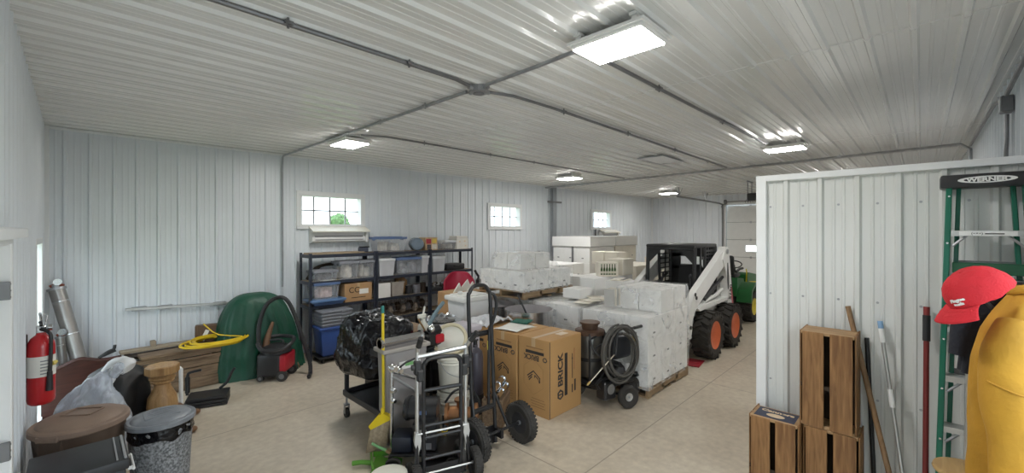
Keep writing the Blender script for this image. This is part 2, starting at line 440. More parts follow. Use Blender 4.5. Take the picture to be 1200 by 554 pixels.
for (c, d) in (((-.045, 1.1, 1.645), (.03, .88, .035)), ((-.045, 1.1, 1.415), (.03, .88, .035)), ((-.045, .69, 1.53), (.03, .035, .24)), ((-.045, 1.51, 1.53), (.03, .035, .24))): g.box(c, d, bev=.005)
g.build('window_frame', M_trim, root)
mb = MB()
for yy in (y0 - .06, y1 + .06): mb.box((XR - .03, yy, z1 / 2 + .03), (.04, .12, z1 + .06), bev=.004)
mb.box((XR - .03, (y0 + y1) / 2, z1 + .06), (.04, y1 - y0 + .24, .12), bev=.004); struct(mb, 'trim_6', M_trim)

# ------------------------------------------------------------------ outside
M_grass = mat('lawn_grass', (.13, .2, .05), .9, 0, .35, 3)
mb = MB(); mb.box((8, 8, -.3), (140, 140, .05)); tag(mb.build('lawn', M_grass), kind='structure')
M_leaf = mat('tree_leaves', (.10, .20, .07), .7, 0, .5, 3, .3, 8)
M_bark = mat('tree_bark', (.10, .07, .05), .9, 0, .3)
def tree(x, y, h, r, label, seed):
    t = thing('tree', label, 'tree', (x, y, -.275), 0)
    mb = MB(); mb.tube([(0, 0, 0), (.05, .05, h * .3), (0, 0, h * .7)], [.25, .18, .08], 10); mb.build('trunk', M_bark, t)
    mb = MB(); rnd = random.Random(seed)
    for k in range(9):
        a = rnd.random() * 6.28; q = rnd.random() * r * .6
        mb.blob((q * math.cos(a), q * math.sin(a), h * (.55 + .35 * rnd.random())), (r * 1.1, r * 1.1, h * .35), .35, 3, seed + k, 1.0, 22, 14, False)
    mb.build('crown', M_leaf, t)
tree(26.4, 60, 4.7, 1.5, 'green leafy tree outside the left window of the long wall', 3)

# ------------------------------------------------------------------ partition room
PX, PY, PH = 4.1, 1.01, 2.6
pl = MB()
pr = rib_profile(PY - YN - .03, start=.15, h=.024)
for (a, ha), (b_, hb) in zip(pr, pr[1:]):
    pl.ngon([(PX - ha, PY - .03 - a, 0), (PX - hb, PY - .03 - b_, 0), (PX - hb, PY - .03 - b_, PH), (PX - ha, PY - .03 - a, PH)])
o = struct(pl, 'wall_partition', M_part, smooth=False)
mb = MB(); mb.box((PX + 1.5, (PY + YN) / 2, PH / 2), (2.98, PY - YN - .004, PH - .002)); mb.build('partition_core', M_part, o)
mb = MB(); mb.box((PX - .012, PY - .03, PH / 2), (.07, .075, PH), bev=.004); mb.build('corner_trim', M_trim, o)
mb = MB(); mb.box((PX + .01, (PY + YN) / 2, PH - .012), (.11, PY - YN + .02, .05), bev=.004); mb.build('top_trim', M_trim, o)
mb = MB()
for k in range(6):
    yy = PY - .03 - (.15 - .229 / 2 + .025 + .229 * k + .115)
    for z in (.9, 1.62, 2.35):
        mb.lathe([(.0, .004), (.008, .003), (.009, 0)], (PX - .001, yy + .115, z), 8, Matrix.Rotation(-PI / 2, 3, 'Y'))
mb.build('panel_screw', M_gal, o)
# ------------------------------------------------------------------ ceiling lights and wiring
M_led = mat('led_diffuser', (1, 1, 1), .5, 0, 0, emit=(1.0, .985, .95), estr=LED)
M_fix = mat('fixture_white', (.82, .82, .80), .35, 0, .03)
ltab = [(2.46, 1.42, 'largest white LED panel light, nearest the viewer overhead'),
        (2.66, 5.72, 'white LED panel light nearest the leftmost window'),
        (7.95, 5.85, 'white LED panel light halfway along the long window wall'),
        (13.4, 5.90, 'white LED panel light farthest away near the far corner'),
        (7.28, 1.45, 'white LED panel light just above the partition with dark conduit running to it'),
        (13.4, 1.45, 'white LED panel light mostly hidden behind the partition top')]
proto = None
for i, (x, y, lab) in enumerate(ltab):
    if proto is None:
        t = thing('ceiling_light', lab, 'light', (x, y, 3.43), 0, 'LED panel lights on the ceiling'); proto = t
        mb = MB(); mb.box((0, 0, -.062), (.35, .51, .045), bev=.01); mb.build('housing', M_fix, t)
        mb = MB(); mb.box((0, 0, -.088), (.325, .48, .008), bev=.003); mb.build('diffuser', M_led, t)
        for sy in (-.2, .2):
            mb = MB(); mb.box((-.15, sy, -.02), (.03, .04, .05), bev=.004); mb.box((.15, sy, -.02), (.03, .04, .05), bev=.004); mb.box((0, sy, 0), (.36, .05, .02)); mb.build('bracket', M_fix, t)
        mb = MB()
        for (q, d) in (((-.183, 0, -.05), (.016, .544, .02)), ((.183, 0, -.05), (.016, .544, .02)), ((0, .264, -.05), (.35, .016, .02)), ((0, -.264, -.05), (.35, .016, .02))): mb.box(q, d)
        mb.build('rim', M_fix, t)
    else:
        t = copy_tree(proto); t.location = (x, y, 3.43); t['label'] = lab
def conduit(pts, r, label, m=M_galdark, straps=(), sub=0):
    mb = MB(); mb.tube(pts, r, 8, sub=sub); o = mb.build('conduit', m); tag(o, label, 'conduit')
    for p in straps:
        s = MB(); s.box(p, (.05, .05, .02)); s.cyl((p[0], p[1], p[2] - .03), (p[0], p[1], p[2] + .035), .008, seg=6); s.build('strap', m, o)
    return o
zc = 3.405
conduit([(XL + .02, 2.76, zc), (1.2, 2.77, zc), (2.2, 2.78, zc), (2.38, 2.82, zc)], .016, 'dark conduit across the ceiling left of the junction box', straps=[(.9, 2.76, zc), (1.75, 2.77, zc)])
conduit([(2.62, 2.82, zc), (2.85, 2.74, zc), (3.4, 2.72, zc), (9.06, 2.80, zc)], .015, 'dark conduit along the ceiling from junction box toward the garage door', straps=[(3.6, 2.72, zc), (5, 2.74, zc), (6.5, 2.76, zc), (8, 2.79, zc)])
conduit([(2.44, 1.75, zc), (2.46, 2.1, zc), (2.47, 2.70, zc)], .016, 'short grey conduit between nearest ceiling light and junction box', M_gal)
conduit([(2.47, 2.96, zc), (2.46, 4.2, zc), (2.45, 6.0, zc), (2.44, 6.9, zc), (2.44, 7.68, zc), (2.44, 7.74, 3.38), (2.44, 7.755, 3.25), (2.44, 7.755, 1.2)], .017,
        'grey conduit from ceiling junction box bending down the long wall', M_gal, [(2.46, 3.6, zc), (2.46, 4.5, zc), (2.45, 5.3, zc), (2.44, 6.9, zc)])
conduit([(2.75, 1.68, zc), (4.5, 1.66, zc), (6.95, 1.62, zc)], .015, 'dark conduit between nearest ceiling light and the light above partition', straps=[(3.6, 1.67, zc), (5.2, 1.65, zc)])
conduit([(2.62, 5.30, zc), (2.9, 5.16, zc), (3.3, 5.14, zc), (9.2, 5.14, zc)], .013, 'thin dark conduit running from the left window light along the ceiling', straps=[(3.5, 5.14, zc), (4.8, 5.14, zc), (5.9, 5.14, zc)])
conduit([(9.40, 7.76, 3.38), (9.40, 5, 3.39), (9.1, 2, 3.39), (8.95, .3, 3.39), (8.8, -.40, 3.38), (8.78, -.49, 3.3), (8.78, -.50, 2.0)], .024,
        'thick grey conduit crossing the whole ceiling to the right wall', M_gal, [(9.4, 6.5, 3.4), (9.35, 4, 3.4), (9.15, 2.4, 3.4), (9, 1, 3.4)])
conduit([(9.52, 7.74, 3.38), (9.52, 5, 3.40), (9.24, 2, 3.40), (9.08, 0, 3.40)], .015, 'thinner grey conduit beside the thick ceiling crossing conduit', M_gal)
# wall channel at the middle of the long wall
mb = MB(); mb.box((9.75, 7.735, 2.3), (.17, .09, 2.25), bev=.008); mb.cyl((9.62, 7.73, 1.0), (9.62, 7.73, 3.4), .02, seg=8)
o = mb.build('cable_channel', mat('grey_channel', (.36, .38, .41), .45, .3, .05)); tag(o, 'grey vertical cable channel on the long wall between two windows', 'cable channel')
mb = MB(); mb.box((9.75, 7.70, 2.98), (.62, .05, .05), bev=.006); mb.build('cross_arm', M_galdark, o)
# junction boxes
t = thing('junction_box', 'grey octagonal junction box where four ceiling conduits meet', 'junction box', (2.5, 2.83, 3.43))
mb = MB(); mb.lathe([(.085, 0), (.085, -.055), (.07, -.062), (0, -.062)], seg=8); mb.build('body', M_gal, t)
for a in range(4):
    mb = MB(); mb.cyl((.08 * math.cos(a * PI / 2), .08 * math.sin(a * PI / 2), -.028), (.12 * math.cos(a * PI / 2), .12 * math.sin(a * PI / 2), -.028), .022, seg=8); mb.build('fitting', M_gal, t)
mb = MB(); mb.cyl((0, 0, -.06), (0, 0, -.068), .05, seg=12); mb.build('cover', M_galdark, t)
t = thing('junction_box', 'grey junction box on right wall just under the ceiling', 'junction box', (5.3, -.50, 3.12))
mb = MB(); mb.box((0, 0, .06), (.13, .07, .13), bev=.006); mb.build('body', M_galdark, t)
mb = MB(); mb.box((0, .038, .06), (.12, .006, .12), bev=.002); mb.build('cover', M_gal, t)
conduit([(5.3, -.50, 3.1), (5.3, -.50, 2.9), (5.35, -.50, 2.8), (5.35, -.50, 2.05)], .014, 'grey conduit dropping from junction box on the right wall')
conduit([(.6, -.49, 3.39), (3, -.49, 3.36), (5.2, -.49, 3.24)], .016, 'grey conduit near the ceiling along the right wall on the camera side')
conduit([(5.4, -.49, 3.24), (6, -.49, 3.33), (8.7, -.49, 3.34)], .016, 'grey conduit near the ceiling along the right wall past the junction box')
# attic hatch
t = thing('ceiling_hatch', 'flat square access hatch set in the ceiling panels', 'hatch', (7.3, 3.35, 3.425))
mb = MB(); mb.box((0, 0, -.012), (.80, .42, .012), bev=.003); mb.build('panel', M_ceil, t)
mb = MB()
for (c, d) in (((0, .22, -.012), (.86, .025, .022)), ((0, -.22, -.012), (.86, .025, .022)), ((.42, 0, -.012), (.025, .46, .022)), ((-.42, 0, -.012), (.025, .46, .022))): mb.box(c, d)
mb.build('frame', M_gal, t)
# garage door opener and tracks
t = thing('door_opener', 'black overhead door opener hanging from the far ceiling', 'door opener', (12.1, 3.05, 3.42))
mb = MB(); mb.box((0, 0, -.42), (.42, .30, .20), bev=.03, seg=2); mb.build('motor_housing', M_blackplastic, t)
mb = MB()
for (x, y) in ((-.18, -.13), (-.18, .13), (.18, -.13), (.18, .13)): mb.box((x, y, -.16), (.02, .02, .33)); 
mb.box((0, -.13, -.02), (.5, .02, .03)); mb.box((0, .13, -.02), (.5, .02, .03)); mb.build('hanger', M_galdark, t)
mb = MB(); mb.box((2.0, 0, -.36), (3.7, .04, .05)); mb.build('rail', M_gal, t)
def track(y, label):
    t = thing('door_track', label, 'door track', (XR, y, 0))
    mb = MB(); mb.tube([(-.12, 0, .05), (-.12, 0, 2.75), (-.2, 0, 2.98), (-.42, 0, 3.1), (-4.0, 0, 3.14)], .028, 8, sub=3); mb.build('rail', M_galdark, t)
    for x in (-1.8, -3.9):
        mb = MB(); mb.box((x, 0, 3.28), (.03, .03, .27)); mb.tube([(x - .25, 0, 3.4), (x, 0, 3.14), (x + .25, 0, 3.4)], .012, 6); mb.build('hanger', M_gal, t)
track(GD[1] + .09, 'dark overhead door track nearer the long window wall')
track(GD[0] - .09, 'dark overhead door track nearer the right wall, behind the partition')
t = thing('torsion_spring', 'dark torsion spring shaft above the overhead door', 'door spring', (XR - .16, 2.9, 3.16))
mb = MB(); mb.cyl((0, -2.1, 0), (0, 2.1, 0), .016, seg=8); mb.build('shaft', M_galdark, t)
for sy in (-1, 1):
    mb = MB(); mb.tube([(.05 * math.cos(k * .9), sy * (.15 + k * .011), .05 * math.sin(k * .9)) for k in range(120)], .008, 5); mb.build('spring', M_blackmetal, t)
    mb = MB(); mb.cyl((0, sy * 2.05, 0), (0, sy * 2.12, 0), .075, seg=16); mb.build('drum', M_galdark, t)
# wall heaters under windows
def heater(x0, x1, z, label):
    w = x1 - x0; t = thing('wall_heater', label, 'heater', (x0 + w / 2, YF - .012, z))
    mb = MB(); mb.prism([(0, 0), (-.10, 0), (-.16, .03), (-.16, .10), (-.12, .12), (-.12, .2), (0, .26)], -w / 2, w / 2, 'x'); mb.build('body', M_white, t)
    mb = MB(); mb.prism([(-.02, .285), (-.03, .30), (-.25, .21), (-.245, .19)], -w / 2 - .02, w / 2 + .06, 'x'); mb.build('hood', mat('cream_enamel', (.82, .79, .70), .4, 0, .03), t)
    mb = MB(); mb.box((0, -.142, .115), (w - .1, .04, .02)); mb.box((0, -.165, .055), (w - .1, .01, .012)); mb.build('slot', M_galdark, t)
    mb = MB(); mb.box((w / 2 + .03, -.1, .1), (.05, .16, .2), bev=.01); mb.build('end_cap', M_white, t)
heater(2.88, 3.86, 1.93, 'white wall heater with sloping cream hood below the leftmost window')
heater(12.25, 13.2, 1.88, 'white wall heater with sloping hood below the farthest window')
mb = MB(); mb.tube([(12.0, 7.76, 2.2), (12.0, 7.76, 1.5)], .03, 8); tag(mb.build('pipe', M_galdark), 'dark vertical pipe on wall below the farthest window', 'pipe')
t = thing('wall_lamp', 'small black round bell on wall below the farthest heater', 'bell', (13.05, 7.78, 1.58))
mb = MB(); mb.lathe([(.0, .09), (.05, .08), (.09, .03), (.1, 0)], M=Matrix.Rotation(PI / 2, 3, 'X'), seg=16); mb.build('dome', M_blackplastic, t)
mb = MB(); mb.box((0, -.008, .16), (.03, .015, .25)); mb.build('cable_cover', M_galdark, t)
# bar resting along the wall girt
t = thing('metal_bar', 'long thin metal bar fixed level along the left part of the long wall', 'bar', (1.1, 7.735, 1.05))
mb = MB(); mb.box((0, 0, 0), (1.25, .03, .035), rot=(0, R(2.6), 0), bev=.005); mb.build('bar', M_alu, t)
for x in (-.48, -.2, .45):
    mb = MB(); mb.box((x, .022, -x * .045), (.16, .06, .055), bev=.005); mb.build('bracket', M_gal, t)

# ------------------------------------------------------------------ daylight
w = bpy.data.worlds.new('world'); scene.world = w; w.use_nodes = True
N, L = w.node_tree.nodes, w.node_tree.links
bg = N['Background']; bg.inputs['Color'].default_value = (.80, .92, 1.0, 1); bg.inputs['Strength'].default_value = SKY
scene.view_settings.view_transform = 'Standard'; scene.view_settings.look = 'None'; scene.view_settings.gamma = 1
scene.view_settings.use_curve_mapping = False
scene.view_settings.exposure = EXPO
scene.cycles.max_bounces = 10; scene.cycles.diffuse_bounces = 6; scene.cycles.glossy_bounces = 4; scene.cycles.transparent_max_bounces = 24
scene.cycles.use_denoising = True
scene.cycles.sample_clamp_indirect = 8
# ------------------------------------------------------------------ crates, poles, ladders, coat stand by the partition
W_crate = wood('old_crate_pine', (.19, .085, .028), (.42, .22, .085), .6, 3, 2)
W_crate_end = wood('pale_crate_end', (.36, .2, .09), (.60, .40, .21), .6, 3, 1)
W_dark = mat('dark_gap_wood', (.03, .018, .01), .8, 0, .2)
M_ink = mat('black_print', (.02, .02, .025), .6, 0, 0)
M_labelblue = mat('dark_blue_print', (.03, .035, .07), .5, 0, .2, 30)
M_labelcream = mat('cream_print', (.75, .58, .38), .5, 0, .1)
def crate(label, loc, print_on=False):
    """apple crate stood on end: slatted bottom faces -X, ends are the top and the base"""
    w, h, d = .315, .70, .235
    t = thing('wooden_crate', label, 'crate', loc, 0, 'wooden crates stacked on end')
    for k, z in enumerate((.011, h - .011)):
        mb = MB(); mb.box((d / 2, 0, z), (d, w, .022), bev=.002); e = mb.build('end_panel', W_crate_end, t)
        if print_on and k == 1:
            mb = MB(); mb.box((d / 2, 0, h + .0006), (d * .84, w * .86, .0012)); mb.build('printed_label', M_labelblue, e)
            mb = MB(); mb.lathe([(.0, .001), (.05, .001), (.05, 0)], (d * .36, .0, h + .0014), 24, sx=.72, sy=1.25); mb.build('printed_oval', M_labelcream, e)
            text('printed_word', 'Canners', .055, M_labelcream, e, (d * .70, .0, h + .002), (0, 0, -PI / 2), sx=1.2, bold=.002)
    gap = .012; sw = (w - .055) / 2
    for sy in (-1, 1):
        mb = MB(); mb.box((-.006, sy * (sw / 2 + .018), h / 2), (.012, sw, h - .004), bev=.002); mb.build('bottom_slat', W_crate, t)
    for sy in (-1, 1):
        for q in (.055, .16, .25):
            mb = MB(); mb.box((q - .005, sy * (w / 2 + .005), h / 2), (.075, .01, h - .002), bev=.002); mb.build('side_slat', W_crate, t)
    mb = MB(); mb.box((.16, 0, h / 2), (.006, w - .01, h - .05)); mb.build('liner', W_dark, t)  # near-black sheet paints the shade seen between the slats
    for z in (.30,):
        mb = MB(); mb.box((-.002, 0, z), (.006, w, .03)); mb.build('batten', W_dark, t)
    return t
crate('slatted wooden crate standing lowest under another crate by the partition', (3.80, .475, 0))
crate('slatted wooden crate stacked on top of another against the partition', (3.80, .495, .702))
crate('wooden crate on end with blue printed label, left of the stacked crates', (3.72, .82, 0), True)

def pole(name, label, cat, p0, p1, r, m, extra=None):
    p0 = Vector(p0); p1 = Vector(p1); t = thing(name, label, cat, tuple(p0))
    mb = MB(); mb.tube([(0, 0, 0), (p1 - p0) * .5, p1 - p0], r, 12); mb.build('shaft', m, t)
    d = p1 - p0
    for (nm, a, b, rr, mm) in (extra or []):
        mb = MB(); mb.cyl(d * a, d * b, rr, seg=14); mb.build(nm, mm, t)
    return t
W_pole = wood('handle_wood', (.20, .11, .05), (.36, .22, .11), .5, 3, 2)
pole('wooden_pole', 'worn wooden pole leaning on the partition beside the stacked crates', 'pole', (3.78, .05, 0), (4.055, .40, 1.58), .017, W_pole)
pole('extension_pole', 'pale metal pole with blue tip and white sleeves leaning on partition', 'pole', (3.82, .03, 0), (4.055, .215, 1.48), .011, M_alu,
     [('sleeve', .62, .70, .016, M_white), ('grip', .91, .975, .017, M_white), ('tip', .975, 1.01, .016, mat('pale_blue_plastic', (.25, .42, .65), .4))])
pole('painted_pole', 'red brown pole with black grip leaning beside the green ladder', 'pole', (3.86, -.015, 0), (4.045, -.025, 1.63), .015, mat('red_brown_paint', (.19, .022, .02), .35, 0, .1),
     [('grip', .86, .965, .020, M_blackplastic), ('end_cap', .965, 1.0, .017, mat('red_cap', (.25, .03, .03), .4))])
pole('pry_bar', 'black bar leaning on partition just right of the stacked crates', 'bar', (4.045, .235, 0), (4.06, .29, 1.36), .014, M_blackmetal)

# fibreglass step ladder, folded and leaning
M_fg = mat('green_fibreglass', (.008, .14, .085), .35, 0, .1)
def rail(mb, a, b, w, d):
    a = Vector(a); b = Vector(b); n = 14
    v = (b - a); L_ = v.length; mid = (a + b) / 2
    rx = math.asin(-v.y / L_); ry = math.atan2(v.x, v.z)
    mb.box(tuple(mid), (d, w, L_), rot=(rx, ry, 0), bev=.004)
t = thing('step_ladder', 'green fibreglass step ladder with black cap leaning against the partition', 'ladder', (3.62, -.29, 0))
H8 = 2.46
def lx(z): return .36 * z / H8            # lean towards the wall
def ly(z): return .235 - .075 * z / H8
for sy in (-1, 1):
    mb = MB(); rail(mb, (lx(0), sy * ly(0), 0), (lx(H8), sy * ly(H8), H8), .028, .075); r_ = mb.build('side_rail', M_fg, t)
    for k in range(1, 9):
        z = .3 * k - .03
        mb = MB(); mb.cyl((lx(z) - .045, sy * ly(z), z), (lx(z) - .036, sy * ly(z), z), .006, seg=8); mb.build('rivet', M_chrome, r_)
    mb = MB(); mb.box((lx(0), sy * ly(0), .02), (.09, .045, .04), bev=.008); mb.build('foot', M_rubber, t)
for k in range(1, 8):
    z = .3 * k + .05
    mb = MB(); wv = 2 * ly(z) - .03
    mb.prism([(lx(z) - .045, z - .035), (lx(z) - .045, z), (lx(z) + .05, z), (lx(z) + .05, z - .02), (lx(z) + .045, z - .02), (lx(z) + .045, z - .005), (lx(z) - .039, z - .005), (lx(z) - .039, z - .035)], -wv / 2, wv / 2, 'y')
    st = mb.build('step', M_alu, t)
    for sy in (-1, 1):
        mb = MB(); mb.tube([(lx(z) - .03, sy * (wv / 2 - .005), z - .10), (lx(z) - .02, sy * (wv / 2 - .08), z - .02)], .008, 6); mb.build('brace', M_gal, st)
    if k == 7:
        mb = MB(); mb.box((lx(z) - .0465, 0, z - .018), (.002, .24, .026)); lb = mb.build('sticker', M_white, st)
        text('sticker_print', '(•×•) ▬▬▬', .022, M_ink, lb, (lx(z) - .0482, 0, z - .018), (PI / 2, 0, -PI / 2), sx=1.2)
mb = MB(); z = H8
mb.box((lx(z) + .03, 0, z + .005), (.17, .405, .085), bev=.012, seg=2)
cp = mb.build('top_cap', M_blackplastic, t)
mb = MB(); mb.lathe([(.0, .0012), (.125, .0012), (.125, 0)], (lx(z) - .055, 0, z + .008), 40, Matrix.Rotation(-PI / 2, 3, 'Y'), sx=.17, sy=1); lg = mb.build('logo_oval', M_white, cp)
mb = MB(); mb.lathe([(.0, .0012), (.098, .0012), (.098, 0)], (lx(z) - .0562, 0, z + .008), 40, Matrix.Rotation(-PI / 2, 3, 'Y'), sx=.15, sy=1); mb.build('logo_ring', M_ink, lg)
text('logo_word', 'WERNER', .034, M_white, lg, (lx(z) - .0585, 0, z + .007), (PI / 2, 0, -PI / 2), sx=1.25, bold=.0016)
# rear frame of the ladder: green rails with cross bars
for sy in (-1, 1):
    mb = MB(); rail(mb, (lx(0) + .10, sy * (ly(0) - .04), .02), (lx(H8) + .05, sy * (ly(H8) - .045), H8 - .03), .022, .04); mb.build('rear_rail', M_fg, t)
for k in range(1, 7):
    z = .34 * k - .1
    mb = MB(); mb.box((lx(z) + .09 - .02 * k / 6, 0, z), (.02, 2 * (ly(z) - .045), .035), bev=.003); mb.build('rear_bar', M_galdark, t)
mb = MB(); mb.box((lx(1.9) - .012, -.05, 1.915), (.03, .40, .07), bev=.005); mb.build('green_shelf', mat('dark_green_plastic', (.01, .09, .04), .4, 0, .1), t)

# aluminium ladder behind the coat
t = thing('aluminium_ladder', 'plain aluminium ladder standing between green ladder and coat stand', 'ladder', (3.40, -.33, 0))
for sy in (-1, 1):
    mb = MB(); rail(mb, (0, sy * .16, 0), (.12, sy * .13, 1.78), .03, .055); r_ = mb.build('side_rail', M_alu, t)
    for k in range(14):
        z = .15 + k * .115; mb = MB(); mb.cyl((z * .068 - .031, sy * (.16 - .017 * z), z), (z * .068 - .026, sy * (.16 - .017 * z), z), .005, seg=6); mb.build('rivet', M_galdark, r_)
for k in range(1, 7):
    z = .28 * k - .05; x = z * .068
    mb = MB(); mb.prism([(x - .045, z - .045), (x - .045, z), (x + .05, z), (x + .05, z - .02), (x - .035, z - .012), (x - .035, z - .045)], -.15, .15, 'y'); mb.build('step', M_alu, t)
mb = MB(); mb.box((.13, 0, 1.785), (.12, .30, .03), bev=.005); mb.build('top_cap', M_alu, t)

# round wooden stool
W_stool = wood('golden_stool_wood', (.42, .25, .09), (.62, .42, .18), .4, 2, 0)
t = thing('wooden_stool', 'tall stool with round golden wooden seat at lower right', 'stool', (3.06, -.17, 0))
t.scale = (.85, .85, .95)
mb = MB(); mb.lathe([(0, .985), (.13, .985), (.15, .992), (.157, 1.005), (.152, 1.02), (.13, 1.026), (0, 1.024)], seg=32); mb.build('seat', W_stool, t)
for a in range(4):
    c, s_ = math.cos(a * PI / 2 + .6), math.sin(a * PI / 2 + .6)
    mb = MB(); mb.cyl((c * .15, s_ * .15, 0), (c * .09, s_ * .09, .99), .014, .018, 12); mb.build('leg', W_stool, t)
for z in (.25, .55):
    rr = .15 - .06 * z
    mb = MB(); mb.tube([(rr * math.cos(k * PI / 12), rr * math.sin(k * PI / 12), z) for k in range(24)], .009, 8, closed=True); mb.build('foot_ring', W_stool, t)

# coat stand with jacket, dark garment and cap
t = thing('coat_stand', 'black coat stand hidden under the jacket at the right edge', 'coat stand', (2.80, -.31, 0))
mb = MB(); mb.cyl((0, 0, .02), (0, 0, 1.93), .018, seg=14); mb.build('post', M_blackmetal, t)
mb = MB(); mb.lathe([(.20, 0), (.20, .015), (.05, .035), (.02, .06)], seg=28); mb.build('base', M_blackmetal, t)
for a in (0.2, 1.8, 3.4, 5.0):
    mb = MB(); mb.tube([(.01 * math.cos(a), .01 * math.sin(a), 1.78), (.08 * math.cos(a), .08 * math.sin(a), 1.80), (.13 * math.cos(a), .13 * math.sin(a), 1.87)], .009, 8, sub=4); mb.build('hook', M_blackmetal, t)

M_mustard = mat('mustard_cloth', (.44, .225, .018), .85, 0, .13, 7, .25, 30)
M_dark = mat('dark_navy_cloth', (.012, .014, .022), .9, 0, .2, 8, .3, 60)
def drape(prof, folds, amp, seed=0):
    """hanging garment body: prof = [(z, half_width, half_depth, dx, dy)] interpolated, vertical folds deepen downwards"""
    def f(u, v):
        k = v * (len(prof) - 1); i = min(int(k), len(prof) - 2); q = k - i
        a, b = prof[i], prof[i + 1]; z, w, d, dx, dy = [a[j] * (1 - q) + b[j] * q for j in range(5)]
        th = u * 2 * PI
        s_ = amp * v * math.sin(folds * th + 2.5 * math.sin(th + seed)) + .01 * noise.noise(Vector((math.cos(th) * 3, math.sin(th) * 3, z * 7 + seed)))
        return Vector(((w + s_) * math.copysign(abs(math.cos(th)) ** .8, math.cos(th)) + dx, (d + s_) * math.copysign(abs(math.sin(th)) ** .8, math.sin(th)) + dy, z))
    return f
jacket = thing('jacket', 'mustard yellow jacket hanging on the stand at the right edge', 'jacket', (2.78, -.325, 1.05), R(-46))
mb = MB(); mb.grid(drape([(.86, .03, .03, 0, 0), (.83, .06, .05, 0, 0), (.77, .10, .07, 0, 0), (.68, .155, .09, 0, 0), (.56, .185, .11, 0, 0), (.42, .19, .12, 0, 0), (.2, .19, .125, 0, 0), (.02, .19, .13, 0, 0), (-.25, .195, .13, 0, 0)], 6, .012, 1), 96, 44, True)
mb.build('body', M_mustard, jacket, ang=80)
mb = MB()
mb.tube([(-.10, -.03, .72), (-.165, -.06, .60), (-.195, -.085, .44), (-.18, -.10, .26), (-.195, -.12, .10), (-.245, -.14, -.02), (-.27, -.15, -.08)], [.05, .075, .08, .075, .075, .08, .085], 20, sub=6)
for v in mb.bm.verts: v.co += Vector((1, .6, 0)) * .016 * noise.noise(v.co * 9)
mb.build('sleeve', M_mustard, jacket, ang=80)
mb = MB(); mb.tube([(.10, -.03, .72), (.16, -.05, .58), (.18, -.06, .42), (.18, -.06, .1), (.18, -.06, -.15)], [.05, .07, .06, .055, .055], 20, sub=6)
mb.build('sleeve', M_mustard, jacket, ang=80)
mb = MB(); mb.tube([(-.27, -.08, .50), (-.24, -.15, .475), (-.18, -.165, .46), (-.12, -.14, .45)], .0035, 6, sub=4); mb.build('seam', mat('mustard_seam', (.42, .21, .02), .9, 0, .1), jacket)
mb = MB(); mb.tube([(.055 * math.cos(k * PI / 10), .05 * math.sin(k * PI / 10), .85 + .01 * math.sin(k * PI / 5)) for k in range(20)], .018, 10, closed=True); mb.build('collar', M_mustard, jacket)

g = thing('dark_garment', 'dark navy garment hanging behind the red cap on the stand', 'garment', (2.90, -.235, 1.475), R(-75))
mb = MB(); mb.grid(drape([(.47, .05, .03, 0, 0), (.42, .085, .05, 0, 0), (.2, .10, .06, 0, 0), (.02, .11, .065, 0, 0)], 5, .01, 4), 64, 20, True); mb.build('body', M_dark, g, ang=80)
mb = MB(); mb.tube([(-.075, .0, .40), (-.105, -.01, .25), (-.115, -.01, .10)], [.03, .038, .036], 14, sub=5); mb.build('sleeve', M_dark, g)

# red cap hung on the stand, tilted brim down
M_red = mat('red_cotton', (.56, .012, .022), .8, 0, .08, 9, .3, 130)
cap = thing('baseball_cap', 'bright red baseball cap with small white lettering hung on the stand', 'cap', (2.60, -.178, 1.885), R(-46))
cap.scale = (.92, .9, .84)
cap.rotation_euler = (R(6), R(-36), R(-74))
def crown(u, v):
    th = u * 2 * PI; ph = v * PI / 2
    rx, ry, h = .115, .095, .135
    r_ = math.cos(ph) ** .72
    z = h * math.sin(ph)
    x = rx * r_ * math.cos(th) ; y = ry * r_ * math.sin(th)
    n_ = .006 * noise.noise(Vector((x * 20, y * 20, z * 20))) + .004 * noise.noise(Vector((x * 60, y * 60, z * 50)))
    if x > 0: z *= 1 - .22 * (x / rx) ** 2
    return Vector((x * 1.06 + (.02 if x > 0 else 0) * z * 4, y, z + n_))
mb = MB(); mb.grid(crown, 64, 22, True); cr = mb.build('crown', M_red, cap, ang=80, thick=.003)
for k in range(6):
    a = k * PI / 3 + PI / 6
    mb = MB(); mb.tube([crown(a / (2 * PI), j / 14) * 1.006 for j in range(1, 14)], .0016, 6); mb.build('seam', M_red, cr)
mb = MB(); mb.lathe([(.009, 0), (.008, .005), (0, .007)], (0, 0, .133), 12); mb.build('button', M_red, cr)
def brim(u, v):
    a = R(-64) + u * R(128); rr = .108 + .072 * v * (math.cos(a) ** .35)
    x = -rr * math.cos(a) * (1 if v < .01 else 1); y = (.095 + .012 * v) * math.sin(a) / math.sin(R(64)) * .97
    x = -(.118 * math.cos(a) + .085 * v * max(0, math.cos(a * 1.15)) ** .6)
    return Vector((x, y, .004 - .030 * v * v - 2.2 * y * y * v))
mb = MB(); mb.grid(brim, 30, 9); br = mb.build('brim', M_red, cap, ang=80, thick=.004)
for q in (.35, .6, .85):
    mb = MB(); mb.tube([brim(j / 24, q) + Vector((0, 0, .003)) for j in range(1, 24)], .0009, 5); mb.build('stitching', M_red, br)
def front_text(body, size, zc_, off=0):
    tx = text('lettering', body, size, M_white, cap, (0, 0, 0), (0, 0, 0), depth=.0012, sx=1.0, bold=.0012)
    me = tx.data
    for v in me.vertices:
        a = PI + v.co.x / .1 + off; ph = zc_ + v.co.y / .13
        p = crown(a / (2 * PI), ph / (PI / 2)); nrm = Vector((p.x, p.y, .04)).normalized()
        v.co = p + nrm * (.003 + max(0, v.co.z))
front_text('Pingue', .021, .36, .62); front_text('seeds', .016, .22, .62)
